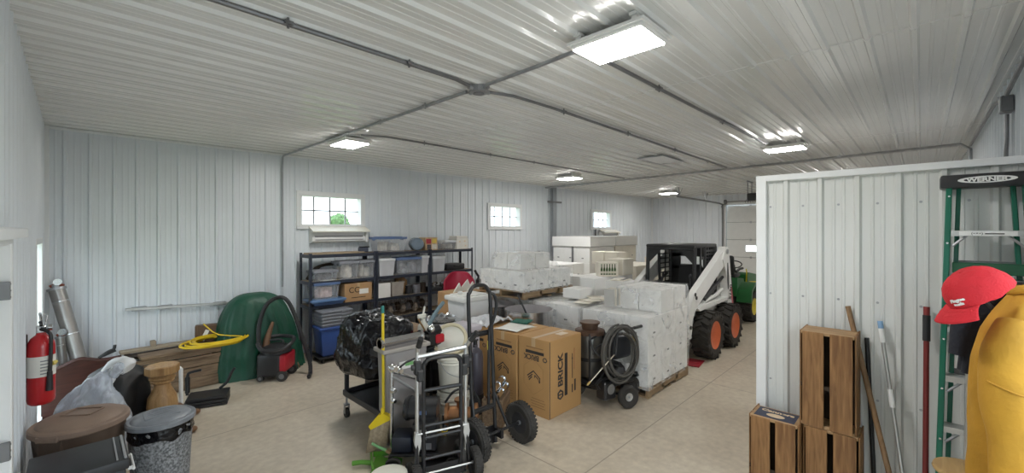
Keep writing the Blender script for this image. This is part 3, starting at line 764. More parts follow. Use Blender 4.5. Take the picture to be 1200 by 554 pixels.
# ------------------------------------------------------------------ left corner: bins, bags, bench, tarp, vacuum
M_extred = mat('extinguisher_red', (.50, .012, .018), .3, 0, .05, coat=.3)
M_paper = mat('paper', (.80, .79, .74), .7, 0, .04)
M_brown = mat('brown_plastic', (.115, .078, .058), .5, 0, .1, 8, .08, 120)
M_brownlid = mat('dusty_brown_lid', (.26, .18, .135), .6, 0, .14, 5, .08, 120)  # lid is a paler version of the bin's brown
# fire extinguisher on its wall bracket
t = thing('fire_extinguisher', 'red fire extinguisher hanging on the left wall by the door frame', 'fire extinguisher', (-.182, 4.95, .80))
t.scale = (1.08, 1.08, 1.22)
mb = MB(); mb.lathe([(0, 0), (.055, 0), (.068, .012), (.072, .03), (.072, .36), (.068, .39), (.052, .42), (.028, .44), (.024, .455), (0, .455)], seg=32); mb.build('cylinder', M_extred, t)
mb = MB(); mb.lathe([(.0733, .18), (.0733, .31)], seg=40)
for f in [f for f in mb.bm.faces if len(f.verts) > 4]: mb.bm.faces.remove(f)
lb = mb.build('label_sheet', M_paper, t)
mb = MB()
for k in range(5):
    a0 = -1.9 + .3; z = .20 + k * .02
    mb.tube([(.0742 * math.cos(a0 + q * .1), .0742 * math.sin(a0 + q * .1), z) for q in range(7)], .0035, 5)
mb.build('label_print', mat('label_grey_print', (.25, .25, .27), .6), lb)
mb = MB()
mb.tube([(.0745 * math.cos(-.75 + q * .1), .0745 * math.sin(-.75 + q * .1), .255) for q in range(6)], .014, 6); mb.build('label_patch', mat('label_yellow', (.7, .55, .1), .5), lb)
mb = MB(); mb.box((0, 0, .475), (.05, .045, .05), bev=.006); mb.cyl((.03, 0, .48), (.055, 0, .48), .02, seg=12); mb.build('valve', M_chrome, t)
mb = MB(); mb.tube([(0, .02, .50), (0, -.06, .525), (0, -.13, .535)], .009, 8); mb.build('carry_handle', M_blackmetal, t)
mb = MB(); mb.tube([(0, .02, .52), (0, -.06, .565), (0, -.13, .59)], .008, 8); mb.tube([(.02, 0, .50), (.03, .02, .56), (.01, .03, .57)], .004, 6); mb.build('lever', M_chrome, t)
mb = MB(); mb.tube([(0, -.03, .48), (.045, -.065, .45), (.05, -.075, .36), (.045, -.073, .20)], .011, 10, sub=5); h_ = mb.build('hose', M_blackplastic, t)
mb = MB(); mb.cyl((.045, -.074, .21), (.043, -.074, .09), .014, .02, 12); mb.build('nozzle', M_blackplastic, h_)
mb = MB(); mb.box((-.09, 0, .3), (.05, .05, .3), bev=.005); mb.build('wall_bracket', M_blackmetal, t)

# brown bin
t = thing('trash_bin', 'large brown plastic bin with dusty domed oval lid, front left', 'trash bin', (.035, 4.58, 0), R(-40))
t.scale = (.80, .80, .92)
mb = MB(); mb.lathe([(0, 0), (.24, 0), (.255, .01), (.285, .40), (.315, .68), (.318, .75), (.30, .76)], seg=40, sx=1.0, sy=1.0); b_ = mb.build('body', M_brown, t)
mb = MB(); mb.box((.0, -.285, .68), (.20, .05, .12), bev=.012); mb.box((0, -.30, .56), (.24, .03, .02)); mb.build('handle', M_brown, b_)
mb = MB(); mb.lathe([(.335, .735), (.345, .745), (.345, .78), (.335, .79), (.30, .795), (.28, .815), (.18, .835), (0, .842)], seg=48, sx=1.0, sy=1.0); l_ = mb.build('lid', M_brownlid, t)
mb = MB(); 
for (c, d) in (((0, .10, .842), (.24, .014, .012)), ((0, -.07, .842), (.24, .014, .012)), ((-.12, .015, .842), (.014, .17, .012)), ((.12, .015, .842), (.014, .17, .012))): mb.box(c, d, bev=.004)
mb.build('lid_ridge', M_brownlid, l_)
mb = MB(); mb.box((0, -.325, .75), (.18, .035, .05), bev=.008); mb.build('latch', M_brownlid, l_)

# speckled grey can with liner
m = mat('speckled_grey_plastic', (.20, .205, .215), .55, 0, .0)
N, L = nodes(m); bb = N['Principled BSDF']
nz = N.new('ShaderNodeTexNoise'); nz.inputs['Scale'].default_value = 55; nz.inputs['Detail'].default_value = 5
rp = N.new('ShaderNodeValToRGB'); rp.color_ramp.elements[0].position = .38; rp.color_ramp.elements[0].color = (.09, .095, .10, 1); rp.color_ramp.elements[1].position = .66; rp.color_ramp.elements[1].color = (.36, .37, .39, 1)
L.new(N['Texture Coordinate'].outputs['Object'], nz.inputs['Vector']); L.new(nz.outputs['Fac'], rp.inputs['Fac']); L.new(rp.outputs['Color'], bb.inputs['Base Color'])
M_speck = m
M_lidgrey = mat('slate_grey_lid', (.22, .235, .26), .42, 0, .16, 9, .25, 9)
M_bag = mat('black_bag_film', (.006, .006, .008), .16, 0, .1, 6, .5, 22, .34)
t = thing('trash_can', 'speckled grey trash can with grey lid over a black liner', 'trash can', (.485, 4.39, 0))
t.scale = (.85, .85, .95)
mb = MB(); mb.lathe([(0, 0), (.195, 0), (.205, .01), (.235, .55), (.242, .62), (.235, .64), (.225, .64)], seg=40, func=lambda a, z: 1 + .008 * math.cos(12 * a)); mb.build('body', M_speck, t)
mb = MB()
mb.grid(lambda u, v: Vector(((.243 + .012 * noise.noise(Vector((math.cos(u * 6.28) * 5, math.sin(u * 6.28) * 5, v * 3)))) * math.cos(u * 2 * PI), (.243 + .012 * noise.noise(Vector((math.cos(u * 6.28) * 5, math.sin(u * 6.28) * 5, v * 3)))) * math.sin(u * 2 * PI), .66 - v * (.10 + .035 * noise.noise(Vector((math.cos(u * 6.28) * 2, math.sin(u * 6.28) * 2, 7)))))), 72, 8, True)
mb.build('liner', M_bag, t, thick=.003)
mb = MB(); mb.lathe([(.255, .655), (.262, .66), (.262, .69), (.25, .70), (.225, .695), (.20, .715), (.10, .725), (0, .728)], seg=44); l_ = mb.build('lid', M_lidgrey, t)
mb = MB()
for q in (-.09, -.045, 0, .045, .09): mb.tube([(-.10, q, .722), (0, q, .729), (.10, q, .722)], .006, 6, sub=3)
mb.box((0, 0, .722), (.26, .22, .008), bev=.003); mb.build('lid_emboss', M_lidgrey, l_)

# dark flat tote in the foreground
t = thing('storage_case', 'dark grey flat-topped case in front of the brown bin', 'case', (.02, 3.86, 0), 0)
t.scale = (.70, 1.0, .97)
M_case = mat('charcoal_case', (.022, .024, .028), .5, 0, .15, 8)
mb = MB(); mb.box((0, 0, .33), (.60, .42, .64), bev=.02, seg=2); mb.build('body', M_case, t)
mb = MB(); mb.box((0, 0, .685), (.64, .46, .07), bev=.015, seg=2); l_ = mb.build('lid', M_case, t)
mb = MB(); mb.box((.295, 0, .723), (.02, .42, .012), bev=.003); mb.box((.24, 0, .722), (.012, .42, .006)); mb.build('lid_edge', mat('case_edge_grey', (.35, .36, .37), .4), l_)
mb = MB(); mb.cyl((.32, .10, .60), (.36, .10, .60), .012, seg=10); mb.cyl((.32, -.10, .60), (.36, -.10, .60), .012, seg=10); mb.cyl((.36, -.12, .60), (.36, .12, .60), .012, seg=10); mb.build('handle', M_white, t)

# stuffed clear bag, its tied neck, black bag
M_clear = film('milky_plastic_film', (.70, .76, .86), .5, .95, .16, .7, 7)
t = thing('plastic_bag', 'stuffed milky clear plastic bag behind the brown bin', 'bag', (.10, 5.45, 0), R(-45))
t.scale = (.74, .78, 1.04)
mb = MB()
def bagf(u, v):
    th = u * 2 * PI; z = v
    w = [.30, .37, .38, .33, .24, .13, .06, .04]; k = v * 7; i = min(int(k), 6); q = k - i; w_ = w[i] * (1 - q) + w[i + 1] * q
    p = Vector((w_ * 1.25 * math.cos(th) + .42 * max(0, v - .45) ** 1.1, w_ * .9 * math.sin(th), .86 * min(1, v * 1.12) ** .9))
    p *= 1 + .10 * noise.fractal(p * 3.5 + Vector((3, 1, 0)), 1, 2, 4)
    p.z = max(0.0, p.z); return p
mb.grid(bagf, 90, 60, True); mb.build('body', M_clear, t, ang=180)
for k in range(4):
    mb = MB(); mb.blob((-.12 + .09 * k, .05 * (-1) ** k, .14 + .13 * (k % 3)), (.30, .28, .26), .3, 2.5, k, .8, 26, 18); mb.build('contents', mat('bagged_white_film', (.62, .65, .70), .5, 0, .15, 6), t)
mb = MB(); mb.tube([(.27, .02, .80), (.34, 0, .86), (.40, -.02, .88)], [.045, .05, .03], 14, sub=5)
mb.build('neck', M_clear, t)
M_whitefilm = mat('white_bag_film', (.78, .79, .80), .35, 0, .08, 8, .4, 20)
t = thing('rolled_bag', 'rolled white plastic sack resting on black bag beside the clear bag', 'rolled sack', (.30, 5.66, .715), R(-40))
mb = MB(); mb.tube([(-.13, 0, .03), (-.06, .03, .09), (.05, .0, .12), (.11, -.01, .09)], [.045, .075, .075, .055], 14, sub=6)
for v in mb.bm.verts: v.co += v.co.normalized() * .02 * noise.noise(v.co * 14)
mb.build('roll', M_whitefilm, t)
mb = MB()
mb.grid(lambda u, v: Vector((-.10 + .12 * u + .02 * math.sin(v * 5), -.08 - .03 * v + .012 * math.sin(u * 9), .07 - .16 * v)), 12, 8); mb.build('loose_end', M_whitefilm, t, thick=.004)
mb = MB(); mb.tube([(.085 + .004 * 0 + .006 * k * .2 * math.cos(k * .7), -.075, .09 + .006 * k * .2 * math.sin(k * .7)) for k in range(6, 36)], .0035, 5); mb.build('roll_end', M_whitefilm, t)
t = thing('black_bag', 'full black trash bag standing between clear bag and turned post', 'bag', (.30, 6.12, 0), R(-40))
mb = MB(); mb.blob((0, 0, .35), (.52, .50, .74), .08, 1.6, 5, .75, 64, 36); mb.build('body', mat('matt_black_bag', (.012, .012, .014), .5, 0, .1, 6, .5, 9), t, ang=60)

# headboard, tubes, clamp
W_cherry = wood('dark_cherry_wood', (.04, .012, .009), (.085, .026, .018), .4, 3, 0)
t = thing('headboard', 'dark red wooden headboard with curved crest standing against the wall', 'headboard', (.08, 7.05, 0))
top = [(-.34 + .66 * k / 20, .55 + .07 * math.exp(-((k - 9) / 4.0) ** 2) + .045 * (k / 20)) for k in range(21)]
mb = MB(); mb.prism([(-.34, .0), (.32, .0)] + top[::-1], -.02, .02, 'y'); mb.build('panel', W_cherry, t)
mb = MB(); mb.tube([(x, -.0, z + .008) for x, z in top], .025, 10); mb.build('crest_moulding', W_cherry, t)
t = thing('clamp', 'small black spring clamp gripping top of the dark headboard', 'clamp', (.30, 7.05, .66))
mb = MB(); mb.tube([(-.10, 0, -.03), (-.02, 0, .03), (.03, 0, .05), (.04, 0, .10)], .016, 8, sub=3); mb.build('jaw', M_blackplastic, t)
mb = MB(); mb.tube([(-.08, 0, -.02), (.02, 0, .02), (.05, 0, .03)], .014, 8); mb.build('handle', M_blackplastic, t)
def steeltube(label, p0, p1, r, big):
    t = thing('steel_tube', label, 'tube', p0, 0); d = Vector(p1) - Vector(p0)
    mb = MB(); mb.cyl((0, 0, 0), d, r, seg=24); b_ = mb.build('barrel', mat('dull_stainless', (.36, .345, .33), .4, .8, .1, 4), t)
    for q in (.3, .62, .9):
        mb = MB(); mb.cyl(d * (q - .004), d * (q + .004), r * 1.02, seg=24); mb.build('seam_ring', M_stain, b_)
    mb = MB(); mb.cyl(d, d * 1.018, r * 1.18, seg=24); mb.cyl(d * 1.018, d * 1.05, r * .5, seg=16); mb.build('flange', M_gal, t)
    mb = MB(); mb.tube([d * 1.03 + Vector((-r * .7, 0, 0)), d * 1.05, d * 1.03 + Vector((r * .9, -.02, .01))], .018, 8); c_ = mb.build('coupling', mat('rusty_red_metal', (.30, .08, .05), .6, .3, .2), t)
    mb = MB(); mb.lathe([(.022, -.02), (.04, -.02), (.04, .02), (.022, .02)], tuple(d * 1.05 + Vector((.02, -.03, .03))), 16, Matrix.Rotation(PI / 2, 3, 'X')); mb.build('port_ring', M_chrome, c_)
steeltube('tall stainless tube leaning in the wall corner', (.16, 7.35, 0), (-.15, 7.62, 1.42), .075, True)
steeltube('short thin stainless tube standing beside the tall leaning tube', (-.05, 7.42, 0), (-.12, 7.45, .86), .04, False)

# rough bench of planks along the wall
W_plank = wood('weathered_plank', (.16, .10, .06), (.33, .23, .14), .7, 3, 0)
W_pale = wood('pale_board', (.38, .30, .21), (.55, .46, .34), .7, 3, 0)
t = thing('plank_bench', 'low bench of rough wooden planks against the long wall', 'bench', (1.06, 7.24, 0), R(3))
mb = MB(); mb.box((0, .42, .53), (1.25, .15, .035), bev=.004); mb.build('top_board', W_pale, t)
mb = MB(); mb.box((.06, -.02, .525), (1.10, .27, .035), bev=.004); mb.build('top_board', W_plank, t)
mb = MB(); mb.box((0, .25, .49), (1.18, .22, .03)); mb.build('recess_board', mat('dark_recess_wood', (.03, .02, .014), .8, 0, .2), t)  # near-black board puts the shade of the top's gap into colour
for k, z in enumerate((.075, .22, .365, .475)):
    mb = MB(); mb.box((0, -.13 + .004 * (k % 2), z), (1.15, .028, (.14, .14, .135, .06)[k]), bev=.004); mb.build('front_plank', W_plank, t)
for x in (-.55, .55):
    mb = MB(); mb.box((x, .16, .25), (.06, .56, .5), bev=.004); mb.build('end_frame', W_pale if x > 0 else W_plank, t)
mb = MB(); mb.box((.0, -.152, .42), (.62, .02, .028), bev=.003); mb.build('batten', W_plank, t)
mb = MB(); mb.box((-.28, .44, .585), (.055, .11, .075), bev=.004); mb.build('upright_block', W_pale, t)
t = thing('wood_block', 'square brown wooden block standing on the plank bench', 'block', (1.33, 7.44, .549), R(-12))
mb = MB(); mb.box((0, 0, .12), (.27, .12, .24), bev=.005); mb.build('block', wood('brown_block', (.11, .06, .035), (.2, .115, .065), .6, 3, 2), t)
mb = MB(); mb.box((-.02, -.063, .10), (.05, .004, .16), rot=(0, R(24), 0)); mb.build('paper_tag', M_paper, t)
M_yellow = mat('yellow_cord', (.72, .50, .015), .45, 0, .06)
t = thing('extension_cord', 'yellow extension cord coiled on the plank bench', 'cord', (1.37, 7.10, .545))
mb = MB(); pts = []
for k in range(13 * 16):
    a = k * 2 * PI / 16; rr = .31 + .05 * math.sin(k * .37) ; pts.append(Vector((rr * math.cos(a) + .05 * math.sin(k * .05), rr * .92 * math.sin(a) - .01, .016 + .012 * (k / 16) ** .75 + .012 * math.sin(a * 1 + k * .03) ** 2)))
pts += [Vector((.05, .05, .13)), Vector((-.05, .14, .22)), Vector((-.09, .26, .272))]
mb.tube(pts, .0085, 7, sub=2); mb.build('cord', M_yellow, t)

# turned post, its foot, pipes
W_oak = wood('golden_oak', (.36, .19, .07), (.56, .35, .16), .45, 3, 2)
t = thing('turned_pedestal', 'turned golden wood table pedestal standing behind the trash cans', 'pedestal', (.66, 5.90, 0))
mb = MB(); mb.lathe([(0, .12), (.10, .12), (.115, .16), (.135, .26), (.125, .36), (.075, .46), (.07, .50), (.10, .52), (.105, .535), (.095, .545), (.115, .56), (.115, .575), (.10, .585), (.10, .60)], seg=32); mb.build('column', W_oak, t)
mb = MB(); mb.lathe([(.115, .60), (.15, .615), (.15, .69), (.14, .70), (0, .70)], seg=8); mb.build('top_block', W_oak, t)
for k, a in enumerate((-1.0, .57, 2.14, 3.71)):
    c, s_ = math.cos(a), math.sin(a)
    mb = MB(); mb.tube([(c * .08, s_ * .08, .20), (c * .18, s_ * .18, .17), (c * .30, s_ * .30, .07), (c * .36, s_ * .36, .045)], [.05, .045, .035, .035], 12, sub=5); mb.blob((c * .37, s_ * .37, .035), (.12, .10, .07), 0, 1, 0, 1.0, 16, 10); mb.build('foot', wood('brown_foot', (.16, .075, .03), (.30, .15, .07), .4, 3, 2), t)
t = thing('white_pipe', 'white bent plastic pipe standing beside the turned pedestal', 'pipe', (.85, 6.12, 0))
mb = MB(); mb.tube([(0, 0, 0), (0, 0, .5), (-.005, .01, .56), (-.04, .03, .585), (-.10, .06, .585)], .02, 10, sub=4); mb.build('pipe', M_white, t)

# black folded stand on the floor in front of the bench
t = thing('folding_stand', 'black folded metal stand lying flat in front of the bench', 'stand', (1.14, 6.38, 0), R(-18))
for k in range(3):
    mb = MB(); mb.box((.01 * k, 0, .022 + .042 * k), (.46 - .02 * k, .30, .036), bev=.006); mb.build('slab', M_blackplastic, t)
mb = MB(); mb.tube([(-.20, .03, .13), (-.20, .05, .36), (-.16, .05, .40), (-.06, .05, .415)], .016, 8, sub=3); mb.box((-.20, .05, .25), (.05, .03, .2), bev=.005); mb.build('bracket', M_blackmetal, t)
mb = MB(); mb.tube([(.12, .12, .13), (.2, .14, .2), (.24, .15, .30), (.28, .16, .36)], .018, 8, sub=4); mb.build('handle', M_blackmetal, t)

# green tarp over a round machine
M_tarp = mat('dark_green_tarp', (.004, .062, .034), .5, 0, .14, 5, .35, 18)
t = thing('tarp_cover', 'dark green tarp draped over a rounded machine by the long wall', 'tarp', (1.90, 7.30, 0))
def tarpf(u, v):
    th = u * 2 * PI; ph = v * PI / 2
    rx, ry, h = .56, .34, 1.20
    ce = math.cos(ph) ** .62; z = h * math.sin(ph) ** .95
    if v < .2: ce = 1.0 + .06 * (1 - v / .2)
    x = rx * ce * math.copysign(abs(math.cos(th)) ** .8, math.cos(th)); y = ry * ce * math.copysign(abs(math.sin(th)) ** .7, math.sin(th))
    fold = (1 - v) ** 1.6 * (.035 * math.sin(th * 17 + 3 * math.sin(th * 2)) + .02 * math.sin(th * 29 + 1)) * (1 if math.cos(th) > -.1 else .3)
    x += fold * math.cos(th); y += fold * math.sin(th); 
    p = Vector((x - .06 * math.sin(ph) + .06, y, z)); p += Vector((1, 1, 1)) * .018 * noise.noise(p * 4.0)
    p.z = max(p.z, 0.004); p.y = min(p.y, .42); return p
mb = MB(); mb.grid(tarpf, 150, 44, True); mb.build('cover', M_tarp, t, ang=70)
mb = MB(); mb.tube([(-.02, -.44, .05), (0, -.46, .25), (.05, -.44, .55), (.14, -.40, .80)], [.05, .05, .045, .02], 8, sub=6); mb.build('wooden_bow', wood('bow_wood', (.14, .07, .035), (.24, .13, .07), .5, 3, 2), t)

# shop vacuum with hose
t = thing('shop_vacuum', 'black and red shop vacuum with thick hose looped above it', 'vacuum cleaner', (2.05, 6.78, 0), R(-40))
mb = MB(); mb.box((-.04, 0, .22), (.34, .34, .34), bev=.05, seg=3); mb.build('tank', M_blackplastic, t)
mb = MB(); mb.box((.155, -.0, .25), (.09, .36, .24), bev=.025, seg=2); mb.build('red_band', mat('vacuum_red', (.42, .012, .025), .4, 0, .06), t)
mb = MB(); mb.lathe([(.20, .38), (.20, .42), (.17, .47), (.09, .50), (0, .505)], seg=28); hd = mb.build('motor_head', M_blackplastic, t)
mb = MB(); mb.tube([(-.10, 0, .49), (-.08, 0, .55), (.08, 0, .55), (.10, 0, .49)], .016, 8, sub=4); mb.build('carry_handle', M_blackplastic, hd)
for (x, y) in ((-.15, -.15), (.15, -.17), (-.15, .15), (.15, .17)):
    mb = MB(); rr = .075 if x > 0 else .045; mb.cyl((x, y - .02, rr), (x, y + .02, rr), rr, seg=20); w_ = mb.build('wheel', M_rubber, t)
    mb = MB(); mb.cyl((x, y - .023, rr), (x, y + .023, rr), rr * .5, seg=14); mb.build('hub', M_galdark, w_)
mb = MB(); pts = [Vector(p) for p in ((-.16, -.10, .42), (-.22, -.06, .60), (-.22, .0, .85), (-.16, .05, 1.05), (-.04, .08, 1.15), (.09, .10, 1.13), (.20, .12, .92), (.33, .12, .52), (.43, .10, .20), (.46, .05, .055), (.50, -.12, .04))]
pts = catmull(pts, 14)
mb.tube(pts, [.028 + (.0025 if k % 2 else 0) for k in range(len(pts))], 10); mb.build('hose', M_blackplastic, t)
mb = MB(); pts = catmull([Vector((-.17, -.2, .56)), Vector((-.08, -.25, .47)), Vector((.12, -.22, .45)), Vector((.24, -.10, .52)), Vector((.2, .1, .56)), Vector((0, .14, .58)), Vector((-.12, .05, .585))], 12)
mb.tube(pts, [.026 + (.0025 if k % 2 else 0) for k in range(len(pts))], 10); mb.build('coiled_hose', M_blackplastic, t)
t = thing('wooden_stick', 'thin wooden pole leaning against wall between tarp and shelves', 'pole', (2.46, 7.02, 0))
mb = MB(); mb.tube([(0, 0, 0), (-.15, .40, .6), (-.24, .72, 1.05)], .012, 8); mb.build('shaft', W_pole, t)
# ------------------------------------------------------------------ steel shelving along the long wall
M_shelfsteel = mat('dark_blue_grey_steel', (.030, .036, .055), .45, .25, .12)
W_particle = mat('particle_board', (.36, .28, .19), .8, 0, .14, 30)
SX = [2.66, 3.84, 5.02, 6.17]; SY0, SY1 = 7.18, 7.62; LV = [.14, .52, .90, 1.30, 1.745]
def shelf_unit(x0, x1, label, levels=LV):
    t = thing('shelving_unit', label, 'shelving', ((x0 + x1) / 2, (SY0 + SY1) / 2, 0), 0, 'boltless steel shelving bays')
    w = x1 - x0 - .012; d = SY1 - SY0
    for sx in (-1, 1):
        for sy in (-1, 1):
            mb = MB(); mb.prism([(sx * w / 2, sy * d / 2), (sx * (w / 2 - .042), sy * d / 2), (sx * (w / 2 - .042), sy * (d / 2 - .004)), (sx * (w / 2 - .004), sy * (d / 2 - .004)), (sx * (w / 2 - .004), sy * (d / 2 - .042)), (sx * w / 2, sy * (d / 2 - .042))], 0, 1.77, 'z')
            mb.build('post', M_shelfsteel, t, smooth=False)
    for z in levels:
        mb = MB()
        for sy in (-1, 1): mb.box((0, sy * (d / 2 - .008), z - .025), (w - .02, .014, .055), bev=.003)
        for sx in (-1, 1): mb.box((sx * (w / 2 - .008), 0, z - .025), (.014, d - .02, .055), bev=.003)
        bm_ = mb.build('beam_frame', M_shelfsteel, t)
        mb = MB(); mb.box((0, 0, z - .006), (w - .03, d - .024, .012)); mb.build('shelf_board', W_particle, t)
    return t
shelf_unit(SX[0], SX[1], 'left bay of dark steel shelves, blue lidded tote and brown carton on it', LV[2:])
shelf_unit(SX[1], SX[2], 'middle bay of dark steel shelves with blue lidded tote on its top')
shelf_unit(SX[2], SX[3], 'right bay of dark steel shelves, colourful box and white carton on top')

M_totclear = mat('clear_tote_plastic', (.62, .65, .70), .3, 0, .10, 5, alpha=.28)
M_totfrost = mat('frosted_tote_plastic', (.62, .63, .66), .45, 0, .08, 5, alpha=.85)
M_lidblue = mat('blue_lid', (.11, .17, .33), .45, 0, .08)
M_lidwhite = mat('whitish_lid', (.66, .68, .70), .45, 0, .06)
M_lidgrey2 = mat('grey_lid', (.24, .25, .28), .5, 0, .08)
M_fill = mat('stored_things', (.42, .36, .30), .8, 0, .5, 9)
M_fill2 = mat('stored_papers', (.62, .58, .52), .8, 0, .3, 12)
M_fill3 = mat('stored_dark_things', (.12, .12, .14), .7, 0, .5, 10)
M_card = mat('brown_cardboard', (.42, .25, .12), .75, 0, .06, 4)
M_tape = mat('packing_tape', (.50, .35, .2), .35, 0, .05)
def tote(label, x0, x1, y, z, d, h, lid, body=M_totclear, fill=M_fill, group=None, cat='storage tote', lidm=True):
    w = x1 - x0; t = thing('storage_tote', label, cat, ((x0 + x1) / 2, y, z), 0, group)
    mb = MB()
    def wall(u, v):
        n = u * 4; i = int(n) % 4; q = n - int(n)
        s_ = .88 + .12 * v; cx = [(-1, -1), (1, -1), (1, 1), (-1, 1)]
        a, b = cx[i], cx[(i + 1) % 4]
        return Vector(((a[0] + (b[0] - a[0]) * q) * w / 2 * s_, (a[1] + (b[1] - a[1]) * q) * d / 2 * s_, .012 + (h - .03) * v))
    mb.grid(wall, 16, 5, True); mb.box((0, 0, .008), (w * .88, d * .88, .012)); mb.build('tub', body, t, smooth=False)
    mb = MB()
    fr = h - .02
    for (c, dd) in (((0, -d / 2, fr), (w + .02, .02, .022)), ((0, d / 2, fr), (w + .02, .02, .022)), ((-w / 2, 0, fr), (.02, d, .022)), ((w / 2, 0, fr), (.02, d, .022))): mb.box(c, dd, bev=.004)
    mb.build('rim', lid if lidm else body, t)
    if fill:
        mb = MB(); rnd = random.Random(label)
        for k in range(7):
            bx = (rnd.random() - .5) * w * .5; by = (rnd.random() - .5) * d * .45; bh = h * (.25 + .5 * rnd.random())
            mb.box((bx, by, .02 + bh / 2), (w * .28, d * .3, bh), rot=(0, 0, rnd.random()), bev=.01)
        mb.build('contents', fill, t)
    if lidm:
        mb = MB(); mb.box((0, 0, h), (w + .03, d + .02, .022), bev=.006); mb.box((0, 0, h + .014), (w * .8, d * .7, .010), bev=.003); l_ = mb.build('lid', lid, t)
        for sx in (-1, 1):
            mb = MB(); mb.box((sx * (w / 2 + .012), 0, h - .03), (.012, .10, .05), bev=.003); mb.build('latch', lid, l_)
    return t
def carton(name, label, cat, c, size, m, rz=0, group=None, tape=True, flaps=True):
    t = thing(name, label, cat, c, rz, group); w, d, h = size
    mb = MB(); mb.box((0, 0, h / 2), (w, d, h - .002), bev=.003); mb.build('body', m, t)
    if tape:
        mb = MB(); mb.box((0, 0, h + .0004), (.05, d + .001, .001)); mb.box((0, -d / 2 - .0005, h - .035), (.05, .001, .07)); mb.build('tape', M_tape, t)
    if flaps:
        mb = MB(); mb.box((0, 0, h + .0002), (w - .01, .003, .0015)); mb.build('flap_seam', M_dark, t)
    return t
yv = 7.40
# top shelf
Z5, Z4, Z3 = LV[4] + .001, LV[3] + .001, LV[2] + .001
tote('clear tote with blue lid on the top shelf', 3.92, 4.50, yv, Z5, .36, .27, M_lidblue, M_totclear, M_fill2)
t = thing('water_jug', 'round grey blue jug lying on the top shelf beside the colourful box', 'jug', (4.83, yv, Z5))
mb = MB(); mb.lathe([(0, -.20), (.10, -.20), (.125, -.18), (.13, -.10), (.125, -.09), (.13, 0), (.125, .01), (.13, .10), (.10, .16), (.04, .18), (.035, .22), (0, .22)], (0, 0, .13), 28, Matrix.Rotation(R(68), 3, 'Z') @ Matrix.Rotation(PI / 2, 3, 'Y')); mb.build('bottle', mat('grey_blue_plastic', (.16, .21, .27), .25, 0, .15), t)
mb = MB(); mb.cyl((.05, .17, .13), (.075, .24, .13), .045, seg=16); mb.build('cap', M_lidwhite, t)
t = thing('product_box', 'small colourful red and yellow printed box on the top shelf', 'box', (5.13, yv, Z5))
mb = MB(); mb.box((0, 0, .13), (.30, .24, .26), bev=.004); mb.build('body', mat('box_tan_print', (.55, .38, .22), .5, 0, .2, 14), t)
for (x, z, m, s_) in ((-.07, .18, mat('print_red', (.45, .03, .05), .5, 0, .2), (.12, .10)), (.07, .19, mat('print_yellow', (.72, .52, .10), .5, 0, .2), (.11, .09)), (-.06, .07, mat('print_dark', (.06, .05, .06), .5, 0, .2), (.10, .09)), (.07, .07, M_fill2, (.12, .1))):
    mb = MB(); mb.box((x, -.1215, z), (s_[0], .002, s_[1])); mb.build('printed_panel', m, t)
tote('small clear tote with tan contents beside the white carton on top shelf', 5.46, 5.74, yv, Z5, .3, .18, M_lidwhite, M_totclear, M_fill2)
t = carton('white_carton', 'white carton with small printed marks at the right end of top shelf', 'carton', (5.93, yv, Z5), (.32, .3, .24), mat('white_carton', (.76, .73, .68), .6, 0, .05), tape=False)
mb = MB(); mb.box((0, 0, .262), (.30, .28, .04), bev=.004); mb.build('lid', mat('white_carton', (.76, .73, .68)), t)
for (x, z) in ((-.08, .16), (.08, .07), (.06, .17)): 
    mb = MB(); mb.box((x, -.1508, z), (.04, .0015, .03)); mb.build('printed_mark', M_labelcream, t)
t = thing('small_dark_box', 'small dark object standing at left bay on top shelf', 'box', (3.70, yv, Z5))
mb = MB(); mb.box((0, 0, .05), (.16, .10, .08), bev=.01); mb.build('body', mat('dark_slate', (.06, .07, .10), .5, 0, .2), t); mb = MB(); mb.box((.02, 0, .10), (.20, .04, .02), bev=.004); mb.build('handle', M_blackplastic, t)
t = thing('flat_board', 'tan board lying across the left bay top shelf', 'board', (3.2, yv + .05, Z5))
mb = MB(); mb.box((.0, 0, .012), (.95, .3, .022), bev=.003); mb.build('board', W_particle, t)
# second shelf from the top
tote('low clear tote with white label at left end below top shelf', 2.74, 3.14, 7.34, Z4, .3, .17, M_lidgrey2, M_totclear, M_fill3)
tote('clear tote of white packets in left bay below top shelf', 3.17, 3.50, 7.34, Z4, .34, .30, M_lidgrey2, M_totclear, M_fill2)
tote('clear tote right of the white packet tote below top shelf', 3.53, 3.80, 7.34, Z4, .34, .30, M_lidgrey2, M_totclear, M_fill2)
t = thing('wood_branches', 'bundle of brown sticks lying behind totes below top shelf', 'sticks', (3.0, 7.52, Z4 + .0))
mb = MB(); mb.tube([(-.25, 0, .02), (-.1, .02, .2), (.15, .0, .26), (.6, .02, .27)], .025, 8, sub=4); mb.build('stick', W_dark, t)
mb = MB(); mb.tube([(-.2, .04, .02), (0, .05, .22), (.3, .03, .24)], .02, 8, sub=4); mb.build('stick', W_dark, t)
tote('frosted tote of white cloth at the left of middle bay', 3.90, 4.22, 7.34, Z4, .34, .31, M_lidwhite, M_totfrost, M_fill2)
tote('wide clear tote of silver bags in the middle bay', 4.26, 4.80, 7.34, Z4, .34, .31, M_lidblue, M_totclear, mat('silver_bags', (.42, .43, .45), .3, .5, .3, 14))
tote('narrow frosted tote at the right of middle bay', 4.83, 4.99, 7.34, Z4, .34, .33, M_lidwhite, M_totfrost, None)
tote('frosted tote with white lid in right bay', 5.09, 5.40, 7.34, Z4, .34, .30, M_lidwhite, M_totfrost, M_fill2)
t = thing('tool_case', 'low dark case in the right bay below top shelf', 'case', (5.72, 7.36, Z4)); mb = MB(); mb.box((0, 0, .07), (.48, .3, .13), bev=.02, seg=2); mb.build('body', M_blackplastic, t)
